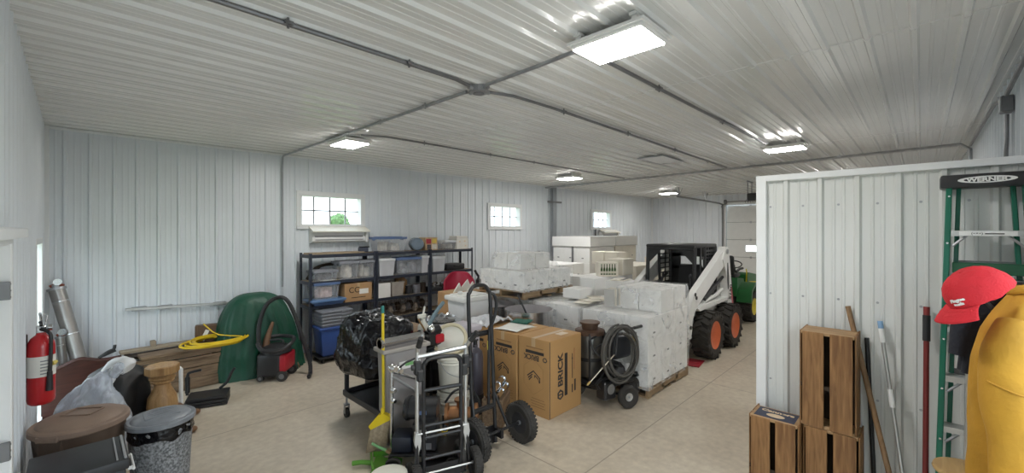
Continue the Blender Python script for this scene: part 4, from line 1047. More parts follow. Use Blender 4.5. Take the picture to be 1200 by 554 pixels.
mb = MB(); mb.tube([(-.08, -.16, .10), (-.06, -.19, .10), (.06, -.19, .10), (.08, -.16, .10)], .01, 8); mb.build('handle', M_blackplastic, t)
# third shelf
t_ = tote('clear tote with blue lid and paper on it, lower left bay', 2.74, 3.16, 7.34, Z3 + .102, .34, .26, M_lidblue, M_totclear, mat('pink_papers', (.66, .50, .46), .8, 0, .3, 14))
mb = MB(); mb.box((.06, -.02, .324), (.24, .18, .02), rot=(0, 0, .2), bev=.004); tag(mb.build('paper_pad', M_paper, None, loc=(2.95, 7.34, Z3 + .072)), 'white paper pad lying on the blue lid of a tote', 'paper')
t = carton('cardboard_box', 'brown cardboard box with printed letters on left shelf bay', 'carton', (3.50, 7.33, Z3), (.50, .32, .32), M_card)
text('carton_print', 'CC', .14, W_dark, t, (-.08, -.162, .20), (PI / 2, 0, 0)); mb = MB(); mb.box((.10, -.1612, .17), (.17, .0015, .09)); mb.build('white_label', M_paper, t)
mb = MB(); mb.box((.0, -.1612, .07), (.26, .0015, .012)); mb.build('printed_line', W_dark, t)
t = carton('white_file_box', 'plain white box at left of the middle bay lower shelf', 'box', (4.01, 7.34, Z3), (.25, .32, .27), mat('white_file_box', (.80, .79, .76), .6, 0, .03), tape=False)
tote('frosted tan tote beside the plain white box', 4.17, 4.43, 7.34, Z3, .3, .28, M_lidgrey2, mat('tan_frost_plastic', (.42, .38, .34), .5, 0, .15, alpha=.9), M_fill3, lidm=False)
t = thing('brown_paper_bag', 'crumpled brown paper bag behind the frosted tan tote', 'paper bag', (4.50, 7.44, Z3))
mb = MB(); mb.blob((0, 0, .16), (.22, .22, .33), .18, 3, 9, .6, 30, 20); mb.build('bag', mat('kraft_paper', (.28, .16, .07), .8, 0, .2), t)
def clutter(label, name, x, y, z, seed, n, ms, sc=1.0):
    """small hardware pile: each piece a separate thing"""
    rnd = random.Random(seed)
    return t
rnd = random.Random(11)
M_toolgrey = mat('tool_grey', (.20, .20, .22), .45, .5, .3, 9)
specs = [('paint_can', 4.60, .10), ('paint_can', 4.77, .12), ('paint_can', 4.93, .09)]
labs = ['small dark tin on lower middle shelf beside the brown paper bag', 'wider grey tin in the middle of three on lower middle shelf', 'small tin beside the post on lower middle shelf']
for (nm, x, r_), lab in zip(specs, labs):
    t = thing('tin_can', lab, 'tin', (x, 7.30, Z3)); h = .13 + rnd.random() * .06
    mb = MB(); mb.lathe([(r_ * .7, 0), (r_ * .7, h), (r_ * .66, h + .008), (0, h + .008)], seg=20); mb.build('tin', [M_blackmetal, M_toolgrey, W_dark][specs.index((nm, x, r_))], t)
    mb = MB(); mb.tube([(-r_ * .7, 0, h * .8), (-r_ * .4, -r_ * .3, h * 1.2), (r_ * .4, -r_ * .3, h * 1.2), (r_ * .7, 0, h * .8)], .005, 6, sub=4); mb.build('bail_handle', M_gal, t)
for k, (x, lab) in enumerate(((5.2, 'jumble of dark fittings at left of lower right shelf'), (5.5, 'jumble of grey metal fittings in middle of lower right shelf'), (5.82, 'jumble of brown fittings at right of lower right shelf'))):
    t = thing('parts_tray', lab, 'tray', (x, 7.34, Z3))
    mb = MB(); mb.box((0, 0, .04), (.28, .30, .08), bev=.01); mb.build('tray', M_blackplastic, t)
    for q in range(7):
        mb = MB(); a = rnd.random() * 6.28; p = Vector(((rnd.random() - .5) * .16, (rnd.random() - .5) * .18, .09 + rnd.random() * .06)); d = Vector((math.cos(a), math.sin(a), .5 * rnd.random())) * .06
        mb.cyl(p - d, p + d, .02 + .02 * rnd.random(), seg=10); mb.build('fitting', [M_toolgrey, W_dark, M_fill, M_chrome][rnd.randrange(4)], t)
# low shelf and under it
t = thing('shallow_tote', 'wide shallow blue tote under the blue lidded clear tote', 'storage tote', (2.965, 7.31, Z3))
mb = MB(); mb.box((0, 0, .03), (.52, .40, .055), taper=(.9, .9), bev=.01); mb.build('tub', mat('shadow_blue_plastic', (.05, .09, .20), .4, 0, .08), t)  # tub is a darker blue than its lid
mb = MB(); mb.box((0, 0, .078), (.58, .42, .042), bev=.014, seg=2); mb.build('lid', mat('steel_blue_plastic', (.10, .19, .36), .4, 0, .08), t)
M_nest = mat('grey_nested_tote', (.22, .235, .27), .45, 0, .06)
M_blue = mat('royal_blue_tote', (.035, .085, .30), .4, 0, .07)
def nested(x, y, z0, n, m, lab, grp):
    for k in range(n):
        t = thing('nested_tote', '%s in the stack under left shelf bay' % lab[k], 'storage tote', (x, y, z0 + k * .052), 0, grp)
        mb = MB(); mb.box((0, 0, .035), (.52, .40, .03), bev=.012); mb.box((0, 0, .012), (.485, .37, .022)); mb.build('rim', m, t)
        mb = MB(); mb.box((0.12, -.203, .03), (.12, .02, .04), bev=.006); mb.build('handle', m, t)
t = thing('blue_tote', 'royal blue tote standing lowest under left shelf bay', 'storage tote', (3.02, 7.12, .10), R(-3))
mb = MB(); mb.box((0, 0, .22), (.52, .40, .44), taper=(.86, .86), bev=.025, seg=2); mb.build('tub', M_blue, t)
mb = MB(); mb.box((0, 0, .45), (.57, .44, .045), bev=.012); mb.box((.14, -.21, .40), (.14, .04, .08), bev=.01); mb.build('rim', M_blue, t)
t = thing('dolly', 'low dark wheeled dolly under the blue tote', 'dolly', (3.02, 7.12, 0), R(-3))
mb = MB(); mb.box((0, 0, .085), (.56, .44, .03), bev=.004); mb.build('deck', M_blackmetal, t)
for (x, y) in ((-.22, -.17), (.22, -.17), (-.22, .17), (.22, .17)):
    mb = MB(); mb.cyl((x - .012, y, .034), (x + .012, y, .034), .034, seg=16); mb.build('caster', M_rubber, t)
nested(3.02, 7.12, .577, 5, M_nest, ['lowest grey nested tote', 'second lowest grey nested tote', 'middle grey nested tote of five', 'second highest grey nested tote', 'topmost grey nested tote'], 'grey nested totes')
t = thing('blue_tote', 'darker blue tote behind the royal blue one under shelves', 'storage tote', (3.52, 7.34, .0))
mb = MB(); mb.box((0, 0, .17), (.42, .34, .33), taper=(.88, .88), bev=.02); mb.build('tub', mat('navy_tote', (.02, .035, .11), .4, 0, .1), t); mb = MB(); mb.box((0, 0, .34), (.46, .38, .03), bev=.01); mb.build('lid', mat('navy_tote', (.02, .035, .11)), t)
# wire baskets in the middle bay
M_wire = mat('brown_wire', (.10, .075, .06), .5, .5, .2)
for k, (x0, x1, lab) in enumerate(((3.90, 4.42, 'dark wire basket of bottles low in the middle bay, left'), (4.46, 4.98, 'dark wire basket of bottles low in the middle bay, right'))):
    w = x1 - x0; t = thing('wire_basket', lab, 'basket', ((x0 + x1) / 2, 7.36, LV[1] + .001))
    mb = MB()
    for z in (.01, .10, .2, .3): mb.tube([(-w / 2, -.17, z), (w / 2, -.17, z), (w / 2, .17, z), (-w / 2, .17, z)], .004, 5, closed=True)
    for i in range(9):
        x = -w / 2 + w * i / 8; mb.tube([(x, .17, .01), (x, .17, .3)], .003, 4); mb.tube([(x, -.17, .3), (x, -.17, .01), (x, .17, .01)], .003, 4)
    mb.build('wire', M_wire, t)
    for i in range(6):
        mb = MB(); mb.blob((-w / 2 + .05 + (w - .1) * i / 5, .02 * (-1) ** i, .10 + .03 * (i % 3)), (.11, .16, .17), .25, 4, i, .9, 18, 12); mb.build('bundle', [M_fill, M_fill3, W_dark][i % 3], t)
# ------------------------------------------------------------------ middle: cart, pump, hand trucks, buckets, cartons, pressure washer
def wheel(parent, c, axis, r, w, rim_m, tread=0, name='wheel', hub=.5):
    """pneumatic wheel: tyre with rim and hub as sub-parts; axis = axle direction"""
    a = Vector(axis).normalized(); M = a.to_track_quat('Z', 'Y').to_matrix()
    prof = [(r * hub, -w * .30), (r * .68, -w * .48), (r * .88, -w * .5), (r * .97, -w * .36), (r, -w * .15), (r, w * .15), (r * .97, w * .36), (r * .88, w * .5), (r * .68, w * .48), (r * hub, w * .30), (r * hub, -w * .30)]
    mb = MB(); mb.lathe(prof[:-1], c, 40, M)
    for f in [f for f in mb.bm.faces if len(f.verts) > 4]: mb.bm.faces.remove(f)
    if tread:
        for k in range(tread):
            t = 2 * PI * k / tread
            for sg in (-1, 0, 1):
                tt = t + (PI / tread if sg == 0 else 0)
                p = M @ Vector((r * .995 * math.cos(tt), r * .995 * math.sin(tt), sg * w * .3)) + Vector(c)
                X = (M @ Vector((math.cos(tt), math.sin(tt), 0))); Z = a; Y = Z.cross(X)
                vs = mb.box((0, 0, 0), (r * .05, 2 * PI * r / tread * .55, w * .24))
                MM = Matrix((X, Y, Z)).transposed().to_4x4(); MM.translation = p
                for v in vs: v.co = MM @ v.co
    ty = mb.build(name, M_rubber, parent)
    mb = MB(); mb.lathe([(0, -w * .22), (r * hub * .5, -w * .22), (r * hub, -w * .34), (r * hub * 1.04, -w * .30), (r * hub * 1.04, w * .30), (r * hub, w * .34), (r * hub * .5, w * .22), (0, w * .22)], c, 28, M); rm = mb.build('rim', rim_m, ty)
    mb = MB(); mb.cyl(Vector(c) - a * w * .42, Vector(c) + a * w * .42, r * .11, seg=14); mb.build('hub', M_gal, ty)
    return ty

# --- black hand truck with hoop handle and pneumatic wheels
t = thing('hand_truck', 'tall black hand truck with hoop handle beside the brown cartons', 'hand truck', (2.85, 2.99, 0), R(-4))
def fr(z): return .03 + .07 * z          # frame leans away from the axle
mb = MB()
x0, x1 = -.225, .045
mb.tube([(x0, fr(.2), .06), (x0, fr(.8), .8), (x0, fr(1.4), 1.46), (x0 + .02, fr(1.5), 1.55), (x0 + .075, fr(1.6), 1.605), (x1 - .075, fr(1.6), 1.605), (x1 - .02, fr(1.5), 1.55), (x1, fr(1.4), 1.46), (x1, fr(.8), .8), (x1, fr(.2), .06)], .019, 12, sub=4)
mb.build('frame', M_blackmetal, t)
mb = MB(); mb.tube([(x1, fr(1.5) - .01, 1.52), (x1 + .035, fr(1.5) - .03, 1.50), (x1 + .045, fr(1.4) - .04, 1.41), (x1 + .01, fr(1.3) - .05, 1.30), (x1 - .045, fr(1.2) - .05, 1.20), (x1 - .055, fr(1.1) - .03, 1.10), (x1 - .055, fr(.8) - .0, .42)], .016, 10, sub=5); mb.build('curved_grip', M_blackmetal, t)
for z in (.42, 1.14):
    mb = MB(); mb.cyl((x0, fr(z), z), (x1, fr(z), z), .016, seg=10); mb.box(((x0 + x1) / 2, fr(z), z), (x1 - x0, .012, .05)); mb.build('cross_bar', M_blackmetal, t)
mb = MB(); mb.box((x1 - .055, fr(1.0) - .02, 1.02), (.04, .006, .09), bev=.002); mb.build('warning_sticker', mat('yellow_sticker', (.7, .6, .08), .5), t)
mb = MB(); mb.box((-.09, .22, .04), (.36, .28, .012)); mb.box((-.09, .09, .12), (.36, .012, .18)); mb.build('toe_plate', M_blackmetal, t)
for x in (x0, x1):
    mb = MB(); mb.cyl((x, fr(.55), .55), (x + (.10 if x > 0 else -.03), -.03, .20), .014, seg=10); mb.build('axle_brace', M_blackmetal, t)
mb = MB(); mb.cyl((-.30, -.03, .20), (.35, -.03, .20), .014, seg=12); mb.box((x0, .0, .17), (.03, .12, .08)); mb.box((x1, .0, .17), (.03, .12, .08)); mb.build('axle', M_blackmetal, t)
M_rimdark = mat('dark_grey_rim', (.045, .045, .05), .45, .3, .1)
for x in (-.27, .32): wheel(t, (x, -.03, .20), (1, 0, 0), .20, .095, M_rimdark, 34, hub=.52)

# --- convertible silver and black hand truck in front
M_silver = mat('brushed_aluminium', (.60, .61, .62), .32, .9, .08)
t = thing('hand_truck', 'silver and black folding hand truck in front, black grips on top', 'hand truck', (2.205, 2.965, 0), R(-20))
W = .215
for sx in (-1, 1):
    mb = MB(); mb.tube([(sx * W, .02, .18), (sx * W, .02, 1.06), (sx * (W + (.012 if sx > 0 else 0)), .0, 1.14), (sx * (W + (.03 if sx > 0 else 0)), -.03, 1.20)], .017, 12, sub=3); r_ = mb.build('silver_upright', M_silver, t)
    mb = MB(); mb.tube([(sx * (W + (.03 if sx > 0 else 0)), -.03, 1.18), (sx * W + (.075 if sx > 0 else .01), -.07, 1.26)], .024, 12); mb.build('grip', M_blackplastic, r_)
    mb = MB(); mb.box((sx * W, .015, .995), (.06, .06, .12), bev=.012); mb.box((sx * (W - .02), .0, .93), (.06, .05, .10), bev=.012); mb.cyl((sx * (W + .025), .015, 1.0), (sx * (W + .05), .015, 1.0), .025, seg=12); mb.build('clamp', M_blackplastic, t)
    mb = MB(); mb.prism([(sx * (W - .02), .45), (sx * (W + .02), .45), (sx * (W + .03), .38), (sx * W, .25), (sx * (W - .03), .38)], -.01, .04, 'y'); mb.build('knuckle', M_alu, t)
    mb = MB(); mb.tube([(sx * (W - .01), .02, .44), (sx * (W + .01), .0, .30), (sx * (W + .02), -.02, .12)], .018, 8); mb.build('lower_leg', M_blackmetal, t)
mb = MB(); mb.tube([(-W, .015, 1.085), (-W * .5, .015, 1.092), (W * .5, .015, 1.112), (W, .015, 1.118)], .019, 12); mb.build('top_bar', M_silver, t)
wi = .165
mb = MB(); mb.tube([(-wi, .0, .10), (-wi, .0, .95), (-wi + .012, 0, 1.02), (-wi + .06, 0, 1.06), (wi - .06, 0, 1.06), (wi - .012, 0, 1.02), (wi, 0, .95), (wi, 0, .10)], .018, 12, sub=4); mb.build('inner_frame', M_blackmetal, t)
for z, m in ((.80, M_blackmetal), (.50, M_blackmetal), (.44, M_alu), (.40, M_blackmetal), (.22, M_blackmetal)):
    mb = MB(); mb.cyl((-W if z in (.44,) else -wi, -.005, z), (W if z in (.44,) else wi, -.005, z), (.009 if z == .44 else .012) if z < .75 else .016, seg=10); mb.build('cross_bar', m, t)
mb = MB(); mb.box((0, .16, .025), (.44, .30, .014)); mb.box((0, .015, .08), (.40, .012, .12)); mb.build('toe_plate', M_blackmetal, t)
mb = MB(); mb.box((-.05, .12, .034), (.14, .07, .004)); mb.build('red_label', mat('label_red', (.5, .05, .05), .5), t)
mb = MB(); mb.cyl((-.24, -.06, .125), (.28, -.06, .125), .008, seg=10); mb.build('axle', M_alu, t)
for x, r_ in ((-.24, .105), (.275, .125)): wheel(t, (x, -.06, r_), (1, 0, 0), r_, .075, M_rimdark, 30, hub=.55)
for x, r_ in ((-.26, .08), (.19, .13)): wheel(t, (x, .10, r_), (1, 0, 0), r_, .05, M_rimdark, 0, 'rear_wheel', hub=.6)

# --- black utility cart under a bag
t = thing('utility_cart', 'black two shelf utility cart under the black plastic bag', 'cart', (2.40, 4.36, 0))
M_cart = mat('charcoal_plastic', (.028, .028, .032), .5, 0, .12)
for z in (.26, .86):
    mb = MB(); mb.box((0, 0, z), (.50, .86, .025), bev=.008)
    for (c, d) in (((-.245, 0, z + .03), (.02, .86, .06)), ((.245, 0, z + .03), (.02, .86, .06)), ((0, -.425, z + .03), (.50, .02, .06)), ((0, .425, z + .03), (.50, .02, .06))): mb.box(c, d, bev=.006)
    mb.build('shelf', M_cart, t)
for x in (-.22, .22):
    for y in (-.40, .40):
        mb = MB(); mb.box((x, y, .55), (.045, .035, .62), bev=.006); mb.build('post', M_cart if y > 0 else M_gal, t)
        mb = MB(); mb.cyl((x - .016, y, .055), (x + .016, y, .055), .055, seg=20); c_ = mb.build('caster', M_rubber, t)
        mb = MB(); mb.box((x, y + .0, .15), (.05, .06, .02)); mb.box((x - .025, y, .10), (.006, .04, .10)); mb.box((x + .025, y, .10), (.006, .04, .10)); mb.cyl((x, y, .15), (x, y, .25), .012, seg=8); mb.build('fork', M_gal, c_)
mb = MB(); mb.tube([(-.2, .42, .86), (-.2, .47, .95), (.2, .47, .95), (.2, .42, .86)], .015, 8); mb.build('push_handle', M_cart, t)
t = thing('plastic_bag', 'large shiny black plastic bag draped over the utility cart', 'bag', (2.40, 4.52, .55))
def bagblack(u, v):
    th = u * 2 * PI
    k = [(.30, 0), (.36, .05), (.385, .16), (.375, .34), (.35, .50), (.30, .60), (.20, .645), (.0, .66)]
    q = v * 7; i = min(int(q), 6); q -= i
    w = k[i][0] * (1 - q) + k[i + 1][0] * q; z = k[i][1] * (1 - q) + k[i + 1][1] * q
    e = .65
    p = Vector((w * .90 * math.copysign(abs(math.cos(th)) ** e, math.cos(th)), w * 1.22 * math.copysign(abs(math.sin(th)) ** e, math.sin(th)), z))
    n_ = noise.fractal(p * 3.0 + Vector((4, 0, 1)), 1.0, 2.0, 2)
    r1 = (1 - abs(noise.noise(Vector((p.x * 5, p.y * 5, p.z * 3)) + Vector((5, 2, 1))))) ** 4; r2 = (1 - abs(noise.noise(Vector((p.x * 11, p.y * 11, p.z * 6))))) ** 4; r3 = (1 - abs(noise.noise(Vector((p.x * 20, p.y * 20, p.z * 13))))) ** 3
    p += p.normalized() * (.06 * n_ + .03 * r1 + .016 * r2 + .006 * r3 - .03); return p
mb = MB(); mb.grid(bagblack, 260, 120, True); mb.build('bag', M_bag, t, ang=180)
# grey rectangular bin at the near end of the cart
t = thing('rectangular_bin', 'grey rectangular plastic bin with white label standing by the cart', 'bin', (2.36, 3.86, .0), R(-3))
t.scale = (1, 1, 1.08)
M_binGrey = mat('warm_grey_plastic', (.30, .285, .285), .5, 0, .08, 6)
mb = MB(); mb.box((0, 0, .45), (.47, .20, .88), taper=(.86, .8), bev=.02, seg=2); b_ = mb.build('body', M_binGrey, t)
mb = MB()
for (c, d) in (((0, -.105, .885), (.53, .025, .035)), ((0, .105, .885), (.53, .025, .035)), ((-.255, 0, .885), (.025, .21, .035)), ((.255, 0, .885), (.025, .21, .035))): mb.box(c, d, bev=.006)
mb.build('rim', mat('pale_rim_grey', (.40, .37, .34), .5, 0, .06), t)
mb = MB(); mb.box((.03, -.1, .73), (.24, .004, .07)); lb = mb.build('label_sticker', M_white, b_)
mb = MB(); mb.box((.05, -.1025, .735), (.15, .002, .032)); mb.build('label_print', mat('label_green', (.18, .42, .16), .5, 0, .1), lb)

# chrome filler arm with valves in front of the bin
t = thing('filler_arm', 'chrome pipe assembly with black lever handle in front of the grey bin', 'pipe fitting', (2.18, 3.66, 0))
mb = MB(); mb.tube([(-.06, 0, .0), (-.06, 0, .80), (-.05, -.0, .86)], .017, 10); mb.lathe([(.09, 0), (.09, .015), (.02, .03), (.017, .05)], (-.06, 0, 0), 20); mb.build('stand_pipe', M_chrome, t)
mb = MB(); mb.tube([(-.06, -.01, .80), (.1, -.04, .72), (.30, -.02, .62)], .018, 10); mb.build('upper_pipe', M_chrome, t)
mb = MB(); mb.tube([(-.06, -.01, .75), (.1, -.05, .62), (.26, -.05, .48)], .013, 10); mb.build('lower_pipe', M_gal, t)
for (x, y, z, r_) in ((-.06, -.02, .83, .04), (.0, -.03, .80, .035), (-.055, -.02, .62, .03), (-.055, -.02, .52, .028)):
    mb = MB(); mb.blob((x, y, z), (r_ * 2, r_ * 2, r_ * 2), 0, 1, 0, 1, 18, 12, False); mb.cyl((x, y - r_ * 1.3, z), (x, y + r_ * 1.3, z), r_ * .6, seg=14); mb.build('valve', M_chrome, t)
mb = MB(); mb.tube([(.0, -.04, .83), (.06, -.06, .87), (.16, -.06, .885)], .011, 8); mb.build('lever', M_blackplastic, t)
t = thing('stainless_cylinder', 'horizontal stainless cylinder lying on the grey bin rim', 'cylinder', (2.36, 3.86, .978))
mb = MB(); mb.cyl((-.26, .0, .045), (.22, .0, .045), .045, seg=24); mb.build('body', M_stain, t)
for x in (-.26, .21):
    mb = MB(); mb.cyl((x, 0, .048), (x + .02, 0, .048), .06, seg=24); mb.build('flange', M_chrome, t)

# broom leaning on the bin
t = thing('broom', 'yellow handled broom with yellow angled head leaning near the cart', 'broom', (2.08, 3.78, 0))
M_byellow = mat('broom_yellow', (.78, .58, .015), .35, 0, .05)
mb = MB(); mb.tube([(.02, .0, .36), (.035, .035, .85), (.05, .07, 1.36)], .014, 12); mb.build('handle', M_byellow, t)
mb = MB(); mb.tube([(.049, .068, 1.33), (.051, .072, 1.40)], .016, 12); mb.build('hanging_tip', mat('teal_tip', (.02, .22, .2), .4), t)
rzb = Matrix.Rotation(R(-45), 3, 'Z')
def rb(p): return tuple(rzb @ Vector(p))
mb = MB()
vs = mb.prism([(-.10, .22), (.08, .31), (.10, .33), (.06, .36), (.02, .375), (-.03, .36), (-.12, .255)], -.028, .028, 'y')
mb.cyl((.01, 0, .34), (.01, 0, .42), .022, .018, 12)
for v in mb.bm.verts: v.co = rzb @ v.co
mb.build('head', M_byellow, t)
mb = MB()
mb.grid(lambda u, v: rzb @ Vector(((-.10 + .18 * u) * (1 + .05 * v) - .035 * v, .026 + .012 * v + .003 * math.sin(u * 130), (.225 + .09 * u) * (1 - v) + (.0 + .07 * u) * v)), 60, 5)
mb.grid(lambda u, v: rzb @ Vector(((-.10 + .18 * u) * (1 + .05 * v) - .035 * v, -.026 - .012 * v + .003 * math.sin(u * 130), (.225 + .09 * u) * (1 - v) + (.0 + .07 * u) * v)), 60, 5)
for k in range(24):
    for sy in (-.02, 0, .02):
        u = k / 23; a = Vector((-.10 + .18 * u, sy, .225 + .09 * u)); b_ = Vector(((-.10 + .18 * u) * 1.05 - .035, sy * 1.5, .002 + .07 * u)); mb.cyl(rzb @ a, rzb @ b_, .005, .004, 5)
mb.build('bristles', mat('straw_bristles', (.42, .34, .24), .9, 0, .2, 40), t)
# green dustpan with brush
M_green = mat('lime_green_plastic', (.10, .30, .03), .4, 0, .08)
t = thing('dustpan', 'lime green dustpan lying on the floor beside the broom', 'dustpan', (2.0, 3.54, 0), R(-30))
mb = MB(); mb.prism([(-.14, -.13), (.12, -.16), (.15, .13), (-.10, .16)], .002, .012, 'z'); mb.box((-.13, .0, .03), (.02, .29, .055), rot=(0, 0, .1), bev=.004); mb.box((0, .15, .025), (.25, .012, .045), rot=(0, 0, -.12)); mb.box((0, -.15, .025), (.25, .012, .045), rot=(0, 0, -.1)); mb.build('pan', M_green, t)
mb = MB(); mb.tube([(-.13, 0, .03), (-.22, .01, .045), (-.30, .02, .04)], [.022, .02, .022], 10); mb.build('handle', M_green, t)
t = thing('hand_brush', 'small brush with tan block and green handle resting on dustpan', 'brush', (2.05, 3.54, .035), R(40))
mb = MB(); mb.box((0, -.03, .05), (.05, .17, .025), rot=(.25, 0, 0), bev=.006); mb.build('block', wood('brush_wood', (.45, .28, .14), (.60, .42, .25), .6, 3, 1), t)
mb = MB(); mb.box((.03, -.03, .035), (.035, .16, .05), rot=(.25, 0, 0), bev=.004); mb.build('bristles', mat('straw_bristles', (.42, .34, .24)), t)
mb = MB(); mb.tube([(0, .05, .07), (0, .13, .10), (0, .19, .13)], [.016, .012, .014], 10); mb.build('handle', mat('pale_green_plastic', (.22, .45, .20), .4), t)
t = thing('pail', 'low cream pail at the bottom of the frame beside the dustpan', 'bucket', (1.79, 3.14, 0))
t.scale = (1, 1, .46)
mb = MB(); mb.lathe([(.13, 0), (.145, .30), (.15, .31), (.15, .335), (.135, .345), (0, .35)], seg=32); mb.build('pail', mat('cream_plastic', (.74, .72, .64), .4, 0, .04), t)

# pump unit with motor on a small wheeled base
t = thing('pump_cart', 'black electric pump with round motor on a small wheeled base', 'pump', (2.33, 3.38, 0), R(-44))
t.scale = (1, 1, .70)
mb = MB(); mb.box((0, 0, .15), (.62, .36, .03), bev=.005); mb.box((-.30, 0, .13), (.03, .38, .04)); mb.box((.30, 0, .13), (.03, .38, .04)); mb.build('base_frame', M_blackmetal, t)
mb = MB(); mb.box((.0, -.02, .36), (.22, .26, .36), bev=.015); c_ = mb.build('control_box', mat('dull_black_enamel', (.025, .025, .028), .35, 0, .1), t)
mb = MB(); mb.box((-.112, .0, .40), (.004, .12, .14)); mb.box((-.02, -.152, .40), (.08, .004, .13)); mb.build('switch_plate', M_alu, c_)
mb = MB(); mb.cyl((-.02, -.152, .41), (-.02, -.175, .41), .022, seg=14); mb.box((-.02, -.17, .37), (.015, .02, .07), bev=.004); mb.build('switch', M_blackplastic, c_)
mb = MB(); mb.box((.0, -.1515, .25), (.13, .003, .08)); mb.build('rating_plate', M_gal, c_)
mb = MB(); mb.cyl((-.17, .05, .64), (.10, .05, .64), .14, seg=28); mb.box((.0, .03, .53), (.2, .22, .12), bev=.01); mo = mb.build('motor', mat('dull_black_enamel', (.025, .025, .028)), t)
mb = MB(); mb.lathe([(.143, 0), (.145, .02), (.125, .045), (.04, .06), (0, .06)], (-.17, .05, .64), 28, Matrix.Rotation(-PI / 2, 3, 'Y')); mb.lathe([(.141, -.008), (.152, -.008), (.152, .02), (.141, .02)], (-.17, .05, .64), 28, Matrix.Rotation(-PI / 2, 3, 'Y')); mb.build('fan_cover', M_blackmetal, mo)
mb = MB(); mb.box((-.17 + .13, -.091, .65), (.10, .004, .05), rot=(0, 0, 0)); mb.build('motor_label', mat('label_blue', (.15, .22, .4), .4), mo)
mb = MB(); mb.box((-.21, -.05, .27), (.18, .22, .20), bev=.02, seg=2); mb.build('battery_box', mat('dark_blue_black', (.014, .018, .03), .45, 0, .1), t)
for x in (-.27, .27):
    wheel(t, (x, -.20, .07), (0, 1, 0), .07, .04, M_rimdark, 0)
    wheel(t, (x, .20, .07), (0, 1, 0), .07, .04, M_rimdark, 0)
M_copper = mat('copper_bronze', (.42, .21, .10), .4, .8, .2)
t = thing('bronze_pump', 'bronze pump head with flanges and yellow tag beside the black motor', 'pump', (2.78, 3.36, 0), R(-44))
mb = MB(); mb.box((0, 0, .06), (.36, .22, .12), bev=.01); mb.build('plinth', M_blackmetal, t)
mb = MB()
mb.lathe([(.05, -.20), (.11, -.20), (.11, -.17), (.08, -.16), (.085, -.06), (.12, -.05), (.12, -.02), (.07, 0), (.075, .08), (.11, .10), (.11, .13), (.05, .14)], (0, 0, .27), 24, Matrix.Rotation(PI / 2, 3, 'Y')); mb.cyl((.02, 0, .12), (.02, 0, .27), .05, seg=16); mb.cyl((-.04, 0, .27), (-.04, 0, .42), .045, seg=16); mb.cyl((-.04, 0, .41), (-.04, 0, .43), .07, seg=16)
mb.build('casting', M_copper, t)
mb = MB(); mb.cyl((-.2, -.06, .30), (-.2, -.06, .14), .03, seg=14); mb.build('coupling', M_chrome, t); mb = MB(); mb.cyl((-.2, -.06, .14), (-.2, -.06, .09), .032, seg=14); mb.build('yellow_collar', M_byellow, t)
mb = MB(); mb.tube([(-.20, -.02, .40), (-.1, -.02, .52), (.05, 0, .53), (.12, .02, .44), (.16, 0, .35)], .012, 8, sub=5); mb.build('hose', M_blackplastic, t)

# buckets, tub, drum
M_cream = mat('cream_plastic', (.74, .72, .64), .4, 0, .04)
def bucket(label, x, y, h, r, z0=0, m=M_cream, lid=False):
    t = thing('bucket', label, 'bucket', (x, y, z0))
    mb = MB(); mb.lathe([(0, 0), (r * .86, 0), (r * .88, .01), (r, h - .08), (r * 1.05, h - .078), (r * 1.05, h - .06), (r, h - .055), (r * 1.01, h), (r * .97, h), (r * .84, .02), (0, .02)], seg=36); b_ = mb.build('pail', m, t)
    for z in (.70, .78): 
        mb = MB(); mb.lathe([(r * 1.0, h * z), (r * 1.04, h * z + .004), (r * 1.0, h * z + .016)], seg=36)
        for f in [f for f in mb.bm.faces if len(f.verts) > 4]: mb.bm.faces.remove(f)
        mb.build('band', m, b_)
    mb = MB(); mb.tube([(-r * 1.05, 0, h - .1), (-r * .9, -r * .62, h - .2), (0, -r * 1.1, h - .26), (r * .9, -r * .62, h - .2), (r * 1.05, 0, h - .1)], .004, 6, sub=6); mb.build('bail_handle', M_gal, t)
    return t
bucket('upper white bucket standing inside another, behind the silver hand truck', 2.93, 3.74, .42, .175, .405)
bucket('lower white bucket under the other behind the silver hand truck', 2.93, 3.74, .40, .18)
t = thing('round_lid', 'large cream round lid tilted towards the viewer above the buckets', 'lid', (3.03, 3.93, .70), R(-50))
mb = MB(); MT = Matrix.Rotation(R(52), 3, 'X'); mb.lathe([(.0, .012), (.165, .012), (.175, .03), (.20, .034), (.208, .02), (.205, -.02), (.19, -.025), (.185, 0), (0, 0)], (0, .0, .18), 40, MT); mb.build('lid', mat('yellowed_cream_plastic', (.70, .64, .46), .4, 0, .05), t)
mb = MB(); mb.lathe([(0, .0145), (.16, .0145), (.163, .012)], (0, 0, .18), 40, MT); mb.build('inner_disc', mat('off_white_plastic', (.78, .77, .70), .4, 0, .04), t)
t = thing('storage_tub', 'pale lilac grey tub with sloping lid behind the tilted cream lid', 'tub', (3.36, 4.16, 0), R(2))
t.scale = (.85, .85, 1.12)
mb = MB(); mb.box((0, 0, .40), (.46, .40, .80), taper=(.9, .9), bev=.03, seg=2); mb.build('body', mat('lilac_grey_plastic', (.50, .47, .52), .4, 0, .06), t)
mb = MB(); mb.box((0, 0, .83), (.50, .44, .07), bev=.025, seg=2); mb.build('lid', mat('lilac_grey_plastic', (.50, .47, .52)), t)
t = thing('steel_drum', 'black drum with wide steel lid standing before the shelves', 'drum', (3.52, 4.74, 0))
mb = MB(); mb.lathe([(0, 0), (.26, 0), (.265, .02), (.26, .3), (.27, .32), (.26, .34), (.26, .6), (.27, .62), (.26, .64), (.26, .88), (0, .88)], seg=40); mb.build('barrel', M_blackmetal, t)
mb = MB(); mb.lathe([(.262, .87), (.285, .875), (.285, .90), (.27, .915), (.1, .925), (0, .925)], seg=40); mb.build('lid', M_stain, t)
